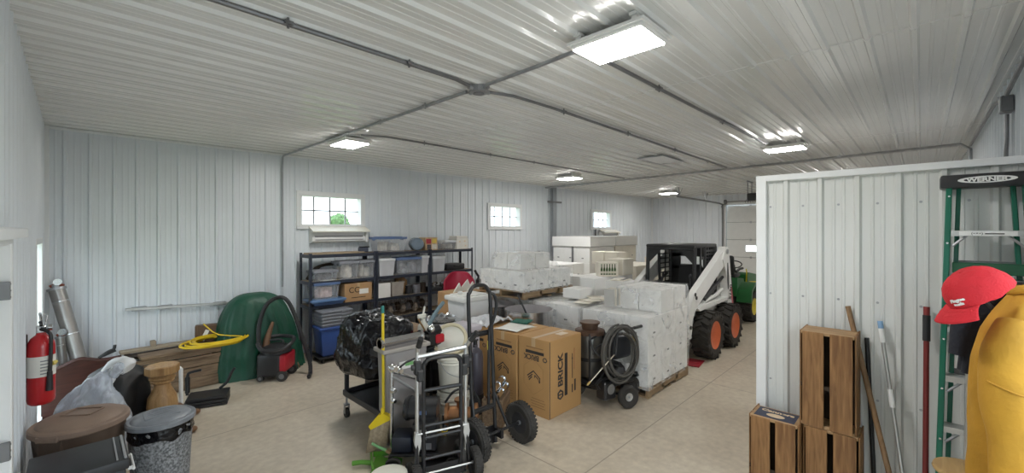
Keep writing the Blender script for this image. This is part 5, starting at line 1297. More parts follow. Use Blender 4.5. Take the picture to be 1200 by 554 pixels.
mb = MB(); mb.lathe([(.287, .868), (.29, .88), (.287, .893)], seg=40)
for f in [f for f in mb.bm.faces if len(f.verts) > 4]: mb.bm.faces.remove(f)
mb.build('seal_ring', M_rubber, t)
t = thing('steel_pan', 'round stainless lid with clamp lying on the black drum', 'lid', (3.50, 4.74, .927))
mb = MB(); mb.lathe([(0, .0), (.19, 0), (.20, .02), (.21, .035), (.20, .04), (.185, .02), (0, .016)], seg=36); mb.build('pan', M_stain, t)
mb = MB(); mb.tube([(-.06, 0, .02), (-.03, 0, .07), (.03, .02, .08), (.07, .0, .02)], .012, 8, sub=4); mb.build('handle', M_gal, t)
mb = MB(); mb.tube([(.02, -.03, .03), (.09, -.05, .09), (.13, 0, .07), (.1, .06, .03)], .014, 8, sub=4); mb.build('clamp', M_chrome, t)
t = thing('blue_grey_hose', 'curved blue grey hose arching beside the black drum', 'hose', (3.10, 4.50, 0))
mb = MB(); mb.tube([(.55, .40, 1.12), (.36, .27, 1.06), (.16, .12, .98), (.02, .02, .90), (-.03, -.03, .78), (.0, -.08, .64), (.1, -.12, .55), (.16, -.15, .02)], .028, 12, sub=6); mb.build('hose', mat('blue_grey_rubber', (.13, .20, .24), .5, 0, .08), t)
t = thing('tool_cabinet', 'low dark cabinet behind the black bag under the shelves', 'cabinet', (3.02, 5.05, 0))
mb = MB(); mb.box((0, 0, .40), (.70, .50, .80), bev=.01); mb.build('body', mat('dark_brown_black', (.025, .02, .018), .5, 0, .2), t)
mb = MB(); mb.box((0, 0, .815), (.76, .56, .03), bev=.005); mb.build('worktop', W_plank, t)
for z in (.25, .5, .7):
    mb = MB(); mb.box((0, -.252, z), (.62, .01, .16), bev=.004); d_ = mb.build('drawer', M_blackmetal, t); mb = MB(); mb.cyl((-.1, -.27, z), (.1, -.27, z), .008, seg=8); mb.build('handle', M_gal, d_)
t = thing('spray_bottle', 'red and white spray bottle standing on small table beside the hose', 'bottle', (2.87, 4.24, .83))
mb = MB(); mb.lathe([(0, 0), (.06, 0), (.065, .01), (.065, .15)], seg=20); mb.build('red_base', mat('bottle_red', (.50, .015, .03), .35, 0, .08), t)
mb = MB(); mb.lathe([(.065, .15), (.06, .20), (.025, .25), (.025, .28), (0, .28)], seg=20); mb.build('neck', mat('off_white_plastic', (.78, .77, .70)), t)
mb = MB(); mb.box((-.02, 0, .31), (.12, .03, .05), bev=.01); mb.tube([(0, 0, .33), (.01, 0, .38), (.02, 0, .42)], .012, 8); mb.build('trigger', mat('off_white_plastic', (.78, .77, .70)), t)
mb = MB(); mb.tube([(-.12, -.08, .30), (.05, -.09, .02)], .010, 8); tag(mb.build('wooden_dowel', W_oak, None, loc=(2.87, 4.24, .83)), 'pale wooden stick leaning across the red bottle', 'stick')
t = thing('small_table', 'low dark metal table with machine parts in the middle of the pile', 'table', (2.92, 4.22, 0))
t.scale = (.85, .95, 1.34)
mb = MB(); mb.box((0, 0, .605), (.50, .48, .025), bev=.004); mb.build('top', M_blackmetal, t)
for (x, y) in ((-.22, -.21), (.22, -.21), (-.22, .21), (.22, .21)):
    mb = MB(); mb.box((x, y, .30), (.03, .03, .595)); mb.build('leg', M_blackmetal, t)
t = thing('gear_motor', 'dark machine head with chrome cap on the small table', 'machine', (2.86, 4.06, .83))
mb = MB(); mb.box((0, 0, .07), (.2, .16, .14), bev=.02); mb.cyl((-.06, 0, .12), (.1, 0, .18), .06, seg=18); mb.build('housing', M_blackmetal, t)
mb = MB(); mb.blob((-.04, -.05, .2), (.09, .09, .09), 0, 1, 0, 1, 18, 12, False); mb.build('chrome_cap', M_chrome, t)
mb = MB(); mb.box((.06, -.07, .08), (.12, .06, .10), bev=.015); mb.build('red_cover', mat('bottle_red', (.5, .015, .03)), t)
t = thing('white_tub', 'large white rectangular tub with lid behind the hand truck hoop', 'tub', (4.13, 4.91, .0), R(0))
t.scale = (.88, .9, 1)
mb = MB(); mb.box((0, 0, .87), (.56, .46, .50), taper=(.88, .88), bev=.03, seg=2); mb.build('body', mat('white_tub_plastic', (.68, .69, .70), .45, 0, .04), t)
mb = MB(); mb.box((0, 0, 1.15), (.64, .52, .07), bev=.018, seg=2); mb.box((0, 0, 1.195), (.5, .38, .02), bev=.006); mb.build('lid', mat('white_lid_plastic', (.76, .76, .74), .4, 0, .04), t)
mb = MB(); mb.blob((-.18, 0, 1.23), (.10, .08, .05), .1, 2, 0, 1, 16, 10, False); mb.build('cap', M_white, t)
mb = MB(); mb.box((0, 0, .30), (.60, .48, .60), bev=.02); mb.build('base_cabinet', M_cart, t)
# red chair shell, green box and carton in front of right shelf bay
t = thing('carton', 'open brown carton with green end and white papers before the right shelves', 'carton', (4.62, 5.66, 0))
mb = MB(); mb.box((0, 0, .56), (.66, .50, 1.12), bev=.006); mb.build('body', M_card, t); mb = MB(); mb.box((-.24, -.252, 1.03), (.30, .006, .18)); mb.build('green_panel', mat('dark_green_print', (.02, .10, .06), .6, 0, .1), t)
for (x, rz_, h) in ((-.14, .35, .15), (.02, -.2, .20), (.16, .3, .15)):
    mb = MB(); mb.prism([(-.14, 0), (.14, 0), (.05, h)], -.01, .01, 'y')
    for v in mb.bm.verts: v.co = Matrix.Rotation(rz_, 3, 'Z') @ v.co + Vector((x, -.05, 1.115))
    mb.build('paper_flap', M_paper, t)
t = thing('plastic_chair', 'red moulded chair back rising behind the open brown carton', 'chair', (4.95, 6.15, 0), R(-38))
M_crim = mat('crimson_plastic', (.42, .018, .055), .4, 0, .06)
mb = MB(); mb.grid(lambda u, v: Vector(((u - .5) * .56 * (1 - .25 * max(0, v - .5) ** 2 * 4), .04 - .14 * (2 * u - 1) ** 2 + .04 * v, 1.04 + .35 * v - .08 * (2 * u - 1) ** 4 * v)), 24, 14); mb.build('backrest', M_crim, t, thick=.02)
mb = MB(); mb.grid(lambda u, v: Vector(((u - .5) * .54, .04 - .46 * v, .98 + .05 * (2 * u - 1) ** 2 + .02 * v)), 16, 12); mb.build('seat', M_crim, t, thick=.02)
for (x, y) in ((-.22, .02), (.22, .02), (-.22, -.40), (.22, -.40)):
    mb = MB(); mb.cyl((x * 1.1, y * 1.05, 0), (x, y, 1.0), .014, seg=10); mb.build('leg', M_gal, t)
t = thing('black_bottle', 'black spray bottle silhouette near the left edge of wrapped boxes', 'bottle', (5.22, 5.92, 1.115))
mb = MB(); mb.lathe([(0, 0), (.05, 0), (.05, .12), (.02, .16), (.02, .2), (0, .2)], seg=16); mb.build('body', M_blackplastic, t); mb = MB(); mb.tube([(0, 0, .19), (-.03, .02, .24), (-.06, .03, .30)], .022, 8); mb.build('nozzle', M_blackplastic, t)

# tall brown shipping cartons with printing
M_ship = mat('kraft_carton', (.46, .265, .105), .7, 0, .05, 3)
M_print = mat('carton_black_print', (.035, .03, .03), .6, 0, .1)
M_faint = mat('carton_faint_print', (.27, .15, .06), .7, 0, .1)
def chevron(t, o, ax, sc, m):
    """stacked angled bars like the printed house mark, on the -X face"""
    mb = MB()
    def bar(p, q, w):
        d = (Vector(q) - Vector(p)).normalized(); n_ = Vector((-d.y, d.x)) * w / 2; p = Vector(p); q = Vector(q)
        mb.ngon([(o[0], o[1] - c.x * sc, o[2] + c.y * sc) for c in (p - n_, q - n_, q + n_, p + n_)])
    for k in range(3):
        bar((-.9 + .12 * k, -.05 - .22 * k), (0 - .06 * (k > 0) - .06 * k, .62 - .27 * k - (.1 if k else 0)), .13)
    bar((0, .66), (.95, .0), .13); bar((.95, .05), (.95, -.5), .12); bar((.2, .2), (.72, -.12), .12); bar((.2, .2), (.2, -.1), .1); bar((.72, -.12), (.9, -.55), .1)
    return mb.build('printed_mark', m, t, smooth=False)
def hexline(t, o, sc, m):
    mb = MB(); P_ = [(math.cos(PI / 2 + k * PI / 3), 1.25 * math.sin(PI / 2 + k * PI / 3)) for k in range(6)]
    mb.tube([(o[0], o[1] - x * sc, o[2] + y * sc) for x, y in P_], .0015, 4, closed=True); return mb.build('printed_outline', m, t)
def shipbox(label, x, y, full):
    w, d, h = .625, .475, .89
    t = thing('shipping_carton', label, 'carton', (x + w / 2, y + d / 2, 0), 0, 'tall brown shipping cartons')
    mb = MB(); mb.box((0, 0, h / 2), (w, d, h - .002), bev=.004); mb.build('body', M_ship, t)
    mb = MB(); mb.box((0, 0, h + .0003), (w - .004, .06, .001)); mb.box((-w / 2 - .0004, 0, h - .05), (.001, .06, .1)); mb.build('tape', M_tape, t)
    mb = MB(); mb.box((.1, -.1, h + .0008), (.16, .1, .001)); mb.build('label_sheet', mat('label_buff', (.62, .5, .36), .5, 0, .1), t)
    fx = -w / 2 - .0006
    text('printed_word', 'BRICK', .085, M_print, t, (fx, .03, .665), (-PI / 2, 0, PI / 2) if False else (PI / 2, PI, -PI / 2), sx=1.0, bold=.002)
    mb = MB(); mb.box((fx, -.02, .725), (.001, .28, .035)); mb.build('printed_bar', M_print, t)
    mb = MB(); mb.box((fx, -.02, .78), (.001, .26, .012)); mb.build('faint_line', M_faint, t)
    mb = MB(); mb.tube([(fx, -.175 + .03 * math.cos(k * PI / 3), .665 + .025 * math.sin(k * PI / 3)) for k in range(6)], .006, 4, closed=True); mb.build('printed_hexagon', M_print, t)
    chevron(t, (fx - .0002, 0, .44), 'x', .105, M_print); hexline(t, (fx, 0, .44), .17, M_faint)
    mb = MB()
    for k in range(4): mb.box((fx, -.07, .10 + .03 * k), (.001, .22 - .03 * (k % 2), .008))
    mb.build('faint_print', M_faint, t)
    if full:
        fy = -d / 2 - .0006
        text('printed_word', 'BRICK', .125, M_print, t, (-.10, fy, .52), (PI / 2, -PI / 2, 0), sx=1.1, bold=.004)
        mb = MB(); mb.box((.005, fy, .45), (.055, .001, .50)); mb.build('printed_bar', M_print, t)
        mb = MB(); mb.tube([(-.105 + .05 * math.sin(k * PI / 3), fy, .235 + .05 * math.cos(k * PI / 3)) for k in range(6)], .011, 4, closed=True); mb.cyl((-.15, fy, .235), (-.06, fy, .235), .008, seg=4); mb.build('printed_hexagon', M_print, t)
        mb = MB(); mb.box((.13, fy, .52), (.012, .001, .30)); mb.box((.13, fy, .25), (.02, .001, .10)); mb.box((.185, fy, .28), (.03, .001, .14)); mb.box((.13, fy - .0002, .61), (.02, .001, .02)); mb.build('small_print', M_print, t)
        mb = MB(); mb.box((.17, fy, .60), (.006, .001, .26)); mb.build('red_print', mat('carton_red_print', (.3, .04, .03), .6), t)
        mb = MB(); mb.box((-w / 2 + .012, fy, h / 2), (.012, .001, h - .02)); mb.build('edge_strip', M_print, t)
    return t
shipbox('nearest tall brown carton with large black word on its side', 3.735, 3.03, True)
shipbox('second tall brown carton directly behind the nearest, papers on top', 3.72, 3.525, False)
shipbox('third tall brown carton mostly hidden behind the hand truck frame', 3.70, 4.02, False)
t = thing('paper_sheets', 'white and grey sheets lying on the second tall carton', 'papers', (3.95, 3.78, .892), R(10))
mb = MB(); mb.grid(lambda u, v: Vector(((u - .5) * .42, (v - .5) * .36, .012 + .008 * math.sin(5 * u + 3 * v))), 10, 10); mb.build('sheet', M_paper, t, thick=.004)
t = thing('plastic_sheet', 'crumpled pale plastic sheet heaped on the third tall carton', 'plastic sheet', (3.98, 4.25, .892))
mb = MB(); mb.grid(lambda u, v: Vector(((u - .5) * .56, (v - .5) * .42, max(.006, .06 * (1 - (2 * u - 1) ** 2) + .05 * noise.noise(Vector((u * 5, v * 5, 3))) + .03 * noise.noise(Vector((u * 12, v * 12, 1)))))), 40, 34); mb.build('sheet', mat('pale_plastic_sheet', (.62, .63, .66), .3, 0, .1, 6, .5, 12), t, ang=70, thick=.004)
t = thing('green_cloth', 'folded dark green cloth lying at the back of second carton', 'cloth', (4.22, 3.90, .892), R(20))
mb = MB(); mb.grid(lambda u, v: Vector(((u - .5) * .24, (v - .5) * .24, .03 + .015 * noise.noise(Vector((u * 6, v * 6, 9))))), 16, 16); mb.box((0, 0, .014), (.2, .2, .024), bev=.008); mb.build('cloth', mat('teal_green_cloth', (.03, .14, .10), .8, 0, .15), t, thick=.006)
# black gas cylinder and tied bundle near the cartons
t = thing('gas_cylinder', 'dark purple grey gas cylinder standing behind the black hand truck', 'gas cylinder', (3.30, 3.80, .0))
mb = MB(); mb.lathe([(0, .2), (.085, .2), (.095, .22), (.095, .66), (.085, .72), (.05, .755), (.03, .77), (.03, .80), (0, .80)], seg=28); mb.build('tank', mat('slate_purple_enamel', (.075, .07, .09), .35, .2, .08), t)
mb = MB(); mb.lathe([(.1, 0), (.1, .22), (.09, .24)], seg=24); mb.build('base', M_blackplastic, t); mb = MB(); mb.cyl((0, 0, .79), (0, 0, .86), .025, seg=12); mb.cyl((-.04, 0, .85), (.04, 0, .85), .012, seg=8); mb.build('valve', M_blackmetal, t)
t = thing('pipe_bundle', 'short chrome and brown pipe pieces lying low beside the gas cylinder', 'pipes', (3.32, 3.46, 0), R(30))
mb = MB(); mb.box((0, 0, .15), (.34, .24, .30), bev=.01); mb.build('wood_support', W_plank, t)
for (y, z, m) in ((-.06, .34, M_chrome), (.03, .35, M_chrome), (-.02, .41, M_chrome)):
    mb = MB(); mb.cyl((-.2, y, z), (.2, y, z), .035, seg=18); mb.cyl((.17, y, z), (.21, y, z), .046, seg=18); mb.cyl((-.02, y, z), (.02, y, z), .043, seg=18); mb.build('pipe', m, t)

# --- stainless vats behind the cartons
M_pink = mat('pale_pink_residue', (.62, .36, .36), .45, .0, .15, 5)  # pink colour paints the reflection inside the steel vat
def vat(label, x, y, r, h, stick, inner):
    t = thing('steel_vat', label, 'vat', (x, y, 0))
    mb = MB(); mb.lathe([(0, 0), (r, 0), (r, h * .3), (r * 1.012, h * .32), (r, h * .34), (r, h - .02), (r * 1.03, h - .012), (r * 1.03, h), (r * .985, h)], seg=56)
    for f in [f for f in mb.bm.faces if len(f.verts) > 4]: mb.bm.faces.remove(f)
    mb.build('shell', M_stain, t, ang=50)
    mb = MB(); mb.lathe([(r * .983, h), (r * .983, h * .72)], seg=56)
    for f in [f for f in mb.bm.faces if len(f.verts) > 4]: mb.bm.faces.remove(f)
    mb.build('inner_wall', mat('brushed_vat_lining', (.55, .52, .53), .5, .35, .12, 4), t)  # dull grey-pink stands in for reflections on the inner steel
    mb = MB(); mb.lathe([(r * .975, h * .735), (0, h * .735)], seg=56); mb.build('inner_floor', inner, t)
    for a in (-2.4, .7):
        mb = MB(); mb.tube([(r * 1.0 * math.cos(a - .15), r * math.sin(a - .15), h * .82), (r * 1.1 * math.cos(a), r * 1.1 * math.sin(a), h * .82), (r * math.cos(a + .15), r * math.sin(a + .15), h * .82)], .014, 8, sub=4); mb.build('handle', M_chrome, t)
    if stick:
        mb = MB(); mb.tube([(.02, -.05, h * .73), (.0, .22, h + .18)], .014, 8); mb.build('paddle_handle', M_rimdark, t)
    return t
vat('nearer open stainless vat with dark paddle handle behind the tall cartons', 4.72, 4.22, .36, .985, True, M_pink)
vat('open stainless vat further back beside the white tub', 4.80, 5.06, .34, .95, False, M_stain)

# --- hot water pressure washer
t = thing('pressure_washer', 'black pressure washer with coiled grey hose before the wrapped pallet', 'pressure washer', (4.72, 2.92, 0), R(-12))
mb = MB(); mb.box((.02, .02, .24), (.62, .44, .05), bev=.01); mb.tube([(-.3, -.2, .24), (-.3, -.2, .34), (.3, -.2, .34), (.36, -.2, .28), (.36, .2, .28), (.3, .2, .34), (-.3, .2, .34), (-.3, .2, .24)], .018, 8, sub=3); mb.build('chassis', M_blackmetal, t)
mb = MB(); mb.lathe([(.16, .30), (.17, .32), (.17, .78), (.16, .82), (.1, .84)], (-.12, .14, 0), 36); mb.build('boiler', mat('smoky_steel', (.16, .155, .145), .3, .8, .15, 4), t)
mb = MB(); mb.lathe([(.17, .82), (.19, .825), (.19, .87), (.17, .88)], (-.12, .14, 0), 36); mb.lathe([(.10, .88), (.105, .90), (.105, .95), (.13, .955), (.13, .975), (.0, .98)], (-.12, .14, 0), 28); mb.build('flue_cap', mat('rusty_brown_steel', (.10, .055, .035), .55, .4, .25, 12), t)
for (a_, b_, r_) in (((-.30, -.04, .26), (-.30, -.04, .80), .014), ((-.02, -.02, .26), (-.02, -.02, .86), .014), ((-.30, -.04, .80), (-.02, -.02, .86), .012)):
    mb = MB(); mb.cyl(a_, b_, r_, seg=8); mb.build('frame_tube', M_blackmetal, t)
mb = MB(); mb.lathe([(.172, .50), (.176, .505), (.176, .54), (.172, .545)], (-.12, .14, 0), 36)
for f in [f for f in mb.bm.faces if len(f.verts) > 4]: mb.bm.faces.remove(f)
mb.build('boiler_band', M_blackmetal, t)
mb = MB(); mb.tube([(-.26, -.06, .62), (-.22, -.12, .74), (-.12, -.12, .70), (-.08, -.1, .50), (-.16, -.12, .36), (-.24, -.1, .30)], .012, 8, sub=5); mb.build('supply_hose', M_blackplastic, t)
mb = MB(); mb.box((.14, -.06, .68), (.34, .26, .30), bev=.05, seg=3); mb.build('fuel_tank', mat('blue_black_plastic', (.016, .018, .024), .4, 0, .1), t)
mb = MB(); mb.box((.06, -.04, .36), (.26, .24, .22), bev=.03); mb.cyl((.06, -.20, .38), (.06, .0, .38), .10, seg=24); pm = mb.build('pump', M_blackmetal, t)
mb = MB(); mb.cyl((.06, -.21, .38), (.06, -.19, .38), .075, seg=24); mb.build('pump_cover', M_toolgrey, pm)
mb = MB(); mb.box((-.18, -.20, .22), (.20, .16, .22), bev=.02); bu = mb.build('burner', M_blackmetal, t)
mb = MB(); mb.cyl((-.18, -.285, .24), (-.18, -.27, .24), .06, seg=20); mb.build('burner_gauge', M_gal, bu)
mb = MB(); mb.box((.22, -.19, .42), (.06, .03, .08), bev=.006); mb.build('white_tag', M_white, t)
for (x, y) in ((-.02, -.30), (.30, .0), (-.22, .28), (.30, .30)): pass
wheel(t, (.03, -.36, .135), (.25, 1, 0), .135, .085, M_alu, 0, hub=.36)
wheel(t, (.33, -.14, .135), (.25, 1, 0), .135, .085, M_rimdark, 0, hub=.42)
wheel(t, (-.24, .27, .135), (.25, 1, 0), .135, .085, M_rimdark, 0, hub=.42)
mb = MB(); mb.cyl((.03, -.33, .135), (-.20, .26, .135), .014, seg=8); mb.box((.03, -.30, .19), (.05, .05, .12)); mb.box((.31, -.12, .19), (.05, .05, .12)); mb.build('axle', M_blackmetal, t)
M_hose = mat('grey_rubber_hose', (.085, .08, .072), .5, 0, .12)
mb = MB(); pts = []
for k in range(7 * 20 + 1):
    a = k * 2 * PI / 20 + 1.5; lp = k / 20
    rr = .275 + .028 * math.sin(lp * 2.3); cx = .0 + .05 * math.sin(lp * 1.7); cz = .67 - .02 * lp % .05 + .02 * math.cos(lp * 1.3)
    pts.append(Vector((cx + rr * math.cos(a), -.24 - .012 * lp + .02 * math.sin(a), cz + rr * 1.08 * math.sin(a))))
mb.tube(pts, .0135, 8); mb.build('coiled_hose', M_hose, t)
mb = MB(); mb.tube([(-.28, -.02, .86), (-.3, -.1, .7), (-.2, -.2, .58), (-.05, -.24, .5), (.05, -.24, .46)], .012, 8, sub=5); mb.build('fuel_line', M_blackplastic, t)
mb = MB(); mb.tube([(-.05, -.24, .92), (.05, -.26, .95), (.14, -.26, .93)], .024, 10); mb.tube([(-.05, -.24, .92), (-.10, -.24, .86)], .02, 8); mb.tube([(.14, -.26, .93), (.30, -.26, .92)], .011, 8); mb.cyl((.26, -.26, .92), (.40, -.26, .925), .02, seg=10); gun = mb.build('spray_gun', M_blackplastic, t)
mb = MB(); mb.tube([(-.04, -.25, .91), (-.16, -.33, .66)], .016, 8); mb.build('wand_grip', M_blackplastic, gun)
mb = MB(); mb.tube([(-.15, -.325, .68), (-.50, -.23, .36)], .007, 8); mb.build('lance', mat('pale_brass', (.66, .60, .48), .3, .8, .08), gun)
mb = MB(); mb.cyl((-.48, -.235, .38), (-.52, -.225, .345), .013, seg=10); mb.build('nozzle', mat('brass', (.55, .40, .15), .3, .9, .08), gun)
mb = MB(); mb.cyl((.26, -.22, .80), (.30, -.24, .74), .018, seg=10); mb.build('brass_coupling', mat('brass', (.55, .40, .15)), t)
# ------------------------------------------------------------------ pallets of white cartons under clear wrap
W_pallet = wood('pallet_pine', (.26, .17, .09), (.45, .32, .19), .7, 3, 0)
M_wb = mat('white_carton_board', (.83, .825, .81), .6, 0, .025, 2)
M_wb2 = mat('cream_carton_board', (.82, .77, .67), .6, 0, .03, 2)
M_seam = mat('carton_seam_grey', (.50, .49, .47), .7, 0, .05)
M_stamp = mat('carton_stamp', (.10, .10, .11), .6, 0, .1)
def pallet(label, x0, x1, y0, y1, z=0.0):
    t = thing('wooden_pallet', label, 'pallet', ((x0 + x1) / 2, (y0 + y1) / 2, z)); w, d = x1 - x0, y1 - y0
    for y in (-d / 2 + .02, 0, d / 2 - .02):
        mb = MB(); mb.box((-w * .33, y, .066), (w * .34, .04, .088)); mb.box((w * .33, y, .066), (w * .34, .04, .088)); mb.box((0, y, .08), (w * .40, .04, .058)); mb.build('stringer', W_pallet, t)
    for k in range(7):
        mb = MB(); mb.box((-w / 2 + .045 + (w - .09) * k / 6, 0, .118), (.09, d, .018), bev=.002); mb.build('deck_board', W_pallet, t)
    for k in range(3):
        mb = MB(); mb.box((-w / 2 + .05 + (w - .1) * k / 2, 0, .012), (.09, d, .02), bev=.002); mb.build('bottom_board', W_pallet, t)
    return t
PROTO = {}
def wbox(label, x0, y0, z, w, d, h, m=None, rz=0, group='plain white wine cartons', stamp='xy'):
    m = m or M_wb; key = (round(w, 3), round(d, 3), round(h, 3), m.name, stamp)
    loc = (x0 + w / 2, y0 + d / 2, z)
    if key in PROTO:
        t = copy_tree(PROTO[key]); t.location = loc; t.rotation_euler = (0, 0, rz); t['label'] = label; t['group'] = group; return t
    t = thing('white_carton', label, 'carton', loc, rz, group); PROTO[key] = t
    mb = MB(); mb.box((0, 0, h / 2), (w - .004, d - .004, h - .002), bev=.004); mb.build('body', m, t)
    mb = MB(); mb.box((0, 0, h - .0006), (w - .01, .004, .0012)); mb.build('flap_seam', M_seam, t)
    if 'x' in stamp: mb = MB(); mb.box((-w / 2 + .0012, .02, h * .3), (.001, .06, .022)); mb.build('stamp', M_stamp, t)
    if 'y' in stamp: mb = MB(); mb.box((-.03, -d / 2 + .0012, h * .3), (.06, .001, .022)); mb.build('stamp', M_stamp, t)
    return t
ORD = ['first', 'second', 'third', 'fourth', 'fifth']
def stack(desc, x0, y0, z0, nx, ny, nl, w, d, h, m=None, lay=('bottom', 'middle', 'top', 'highest'), full_top=True, open_top=False):
    for l in range(nl):
        for i in range(nx):
            for j in range(ny):
                top = l == nl - 1
                if not (i == 0 or j == 0 or full_top): continue
                if i == 0 and j == 0: pos = 'at its near corner'
                elif j == 0: pos = '%s along its right side' % ORD[i]
                elif i == 0: pos = '%s along its left side' % ORD[j]
                else: pos = 'inside, %s back, %s across' % (ORD[i], ORD[j])
                wbox('white carton, %s layer, %s, %s' % (lay[l], desc, pos), x0 + i * w, y0 + j * d, z0 + l * h, w, d, h, m)
M_wrap = film('stretch_wrap', (.86, .88, .90), .10, .42, .10, .6, 5)
def wrap(label, x0, x1, y0, y1, zb, hf, seed=0, n=70):
    """clear film drawn down over a load: hf(x, y) is the load's height"""
    t = thing('plastic_wrap', label, 'plastic wrap', ((x0 + x1) / 2, (y0 + y1) / 2, zb)); cx, cy = (x0 + x1) / 2, (y0 + y1) / 2
    def f(u, v):
        s_, q = (u - .5) * 3.2, (v - .5) * 3.2
        a, b_ = max(-1, min(1, s_)), max(-1, min(1, q)); ex = max(abs(s_) - 1, abs(q) - 1, 0) / .6
        x = cx + a * (x1 - x0) / 2; y = cy + b_ * (y1 - y0) / 2
        z = hf(x, y); z = z + (zb - z) * ex
        p = Vector((x, y, z)); k = noise.noise(Vector((p.x * 2.2 + p.z * 1.5, p.y * 2.2 + p.z * 1.5, p.z * 5)) + Vector((seed, 0, 0))) * .7 + noise.noise(p * 8) * .3
        if ex <= 0: p.z += .012 + .02 * abs(k)
        else:
            o = .008 + .012 * abs(k)
            if abs(s_) - 1 > 0: p.x += math.copysign(o, s_)
            if abs(q) - 1 > 0: p.y += math.copysign(o, q)
            if ex > .92: p.z = zb + .004
        return p - Vector((cx, cy, zb))
    mb = MB(); mb.grid(f, n, n); mb.build('film', M_wrap, t, ang=180); return t

# front pallet by the aisle
pallet('wooden pallet under front wrapped white cartons, next to the aisle', 5.08, 6.36, 2.50, 3.52)
stack('front wrapped pallet', 5.09, 2.51, .128, 3, 3, 3, .42, .335, .30)
for k, (x, y, lab) in enumerate(((5.52, 2.53, 'nearer left of the four loose cartons'), (5.94, 2.53, 'nearer right of the four loose cartons'), (5.52, 2.87, 'farther left of the four loose cartons'), (5.94, 2.87, 'farther right of the four loose cartons'))):
    wbox('white carton on top of the front wrapped pallet, %s' % lab, x, y, 1.0295, .41, .33, .31, stamp='')
def h1(x, y): 
    k = max(0, min(1, (x - 5.28) / .22)) * max(0, min(1, (3.34 - y) / .16)); return 1.03 + .315 * k
wrap('crinkled clear plastic wrap around front pallet of white cartons', 5.08, 6.365, 2.505, 3.53, .10, h1, 1)
t = thing('carton_divider', 'row of pale cardboard dividers standing on the front pallet load', 'dividers', (5.42, 3.22, 1.07), R(3))
for k in range(4):
    mb = MB(); mb.box((-.09 + .06 * k, 0, .12), (.012, .16, .24)); mb.build('divider', M_wb2 if k % 2 else M_seam, t)
# second pallet behind it
pallet('wooden pallet behind the pressure washer under wrapped white cartons', 5.10, 6.36, 3.585, 4.46)
stack('pallet behind pressure washer', 5.11, 3.60, .128, 3, 2, 3, .42, .42, .30)
wrap('loose clear plastic wrap over the cartons behind the pressure washer', 5.10, 6.365, 3.59, 4.445, .10, lambda x, y: 1.03, 5)
wbox('low white carton lying on wrapped load left of the loose flat cardboard', 5.50, 3.84, 1.07, .36, .34, .15, stamp='')
wbox('plain white carton standing behind the flat cardboard, left of two', 5.92, 3.84, 1.07, .36, .30, .29, stamp='')
wbox('plain white carton standing behind the flat cardboard, right of two', 5.94, 3.36, 1.07, .40, .30, .28, stamp='')
for k, (x, y, rz, lab) in enumerate(((5.35, 3.66, .3, 'lowest flat cardboard sheet lying on the wrapped load'), (5.52, 3.62, -.5, 'middle flat cardboard sheet lying crooked on the wrapped load'), (5.68, 3.66, .9, 'topmost flat cardboard sheet lying on the wrapped load'))):
    t = thing('flat_cardboard', lab, 'cardboard', (x, y, 1.072 + .012 * k), rz)
    mb = MB(); mb.box((0, 0, .005), (.34, .24, .006)); mb.build('sheet', M_wb2, t); mb = MB(); mb.box((.1, 0, .0095), (.006, .22, .003)); mb.build('fold', M_stamp, t)
# third load with a second pallet on top
pallet('lower wooden pallet under the double stacked load behind the vats', 5.18, 6.30, 4.52, 5.56)
stack('lower load behind vats', 5.19, 4.53, .128, 3, 3, 3, .37, .34, .295)
wrap('clear wrap around the lower load behind the steel vats', 5.18, 6.31, 4.525, 5.56, .10, lambda x, y: 1.013, 9, 50)
pallet('upper wooden pallet raised on the lower load, sagging wrapped cartons on it', 4.92, 6.22, 4.50, 5.56, 1.05)
stack('raised wrapped load', 4.94, 4.52, 1.178, 4, 3, 1, .31, .34, .31, lay=('lower',))
for k, (x, y, lab) in enumerate(((5.16, 4.80, 'near left'), (5.55, 4.80, 'near right'), (5.16, 5.12, 'far left'), (5.55, 5.12, 'far right'))):
    wbox('white carton on top of the raised wrapped load, %s of four' % lab, x, y, 1.489, .38, .31, .27, stamp='')
def h3(x, y):
    k = max(0, min(1, (x - 5.0) / .16)) * max(0, min(1, (6.12 - x) / .18)) * max(0, min(1, (y - 4.62) / .16)) * max(0, min(1, (5.55 - y) / .12)); return 1.49 + .275 * k
wrap('clear plastic wrap over the raised load with creased corners', 4.93, 6.20, 4.505, 5.55, 1.16, h3, 13)
# second row towards the long wall
pallet('wooden pallet under cartons topped by the bottle printed carton', 6.50, 7.70, 4.06, 5.10)
stack('load below bottle carton', 6.52, 4.08, .128, 3, 3, 3, .39, .335, .30, M_wb2)
for k, (x, y, lab) in enumerate(((6.54, 4.10, 'right'), (6.54, 4.44, 'middle'), (6.54, 4.78, 'left'))):
    wbox('white carton in short row under the bottle printed carton, %s one' % lab, x, y, 1.03, .36, .32, .26, stamp='')
wbox('white carton hidden behind short row beneath the bottle carton', 6.92, 4.10, 1.03, .74, .66, .26, stamp='')
b_ = wbox('carton printed with a row of green bottles, standing among white cartons', 6.80, 4.16, 1.292, .37, .22, .265, M_wb2, R(-44), 'bottle printed carton', '')
M_btl = mat('bottle_green_print', (.035, .08, .015), .5, 0, .2); M_btl2 = mat('bottle_label_print', (.66, .62, .50), .5, 0, .1)
for k in range(6):
    x = -.125 + .05 * k
    mb = MB(); mb.prism([(x - .019, .035), (x + .019, .035), (x + .019, .14), (x + .008, .18), (x + .008, .235), (x - .008, .235), (x - .008, .18), (x - .019, .14)], -.1105, -.1092, 'y'); q = mb.build('printed_bottle', M_btl, b_)
    mb = MB(); mb.box((x, -.1108, .08), (.038, .0006, .045)); mb.build('printed_label', M_btl2, q)
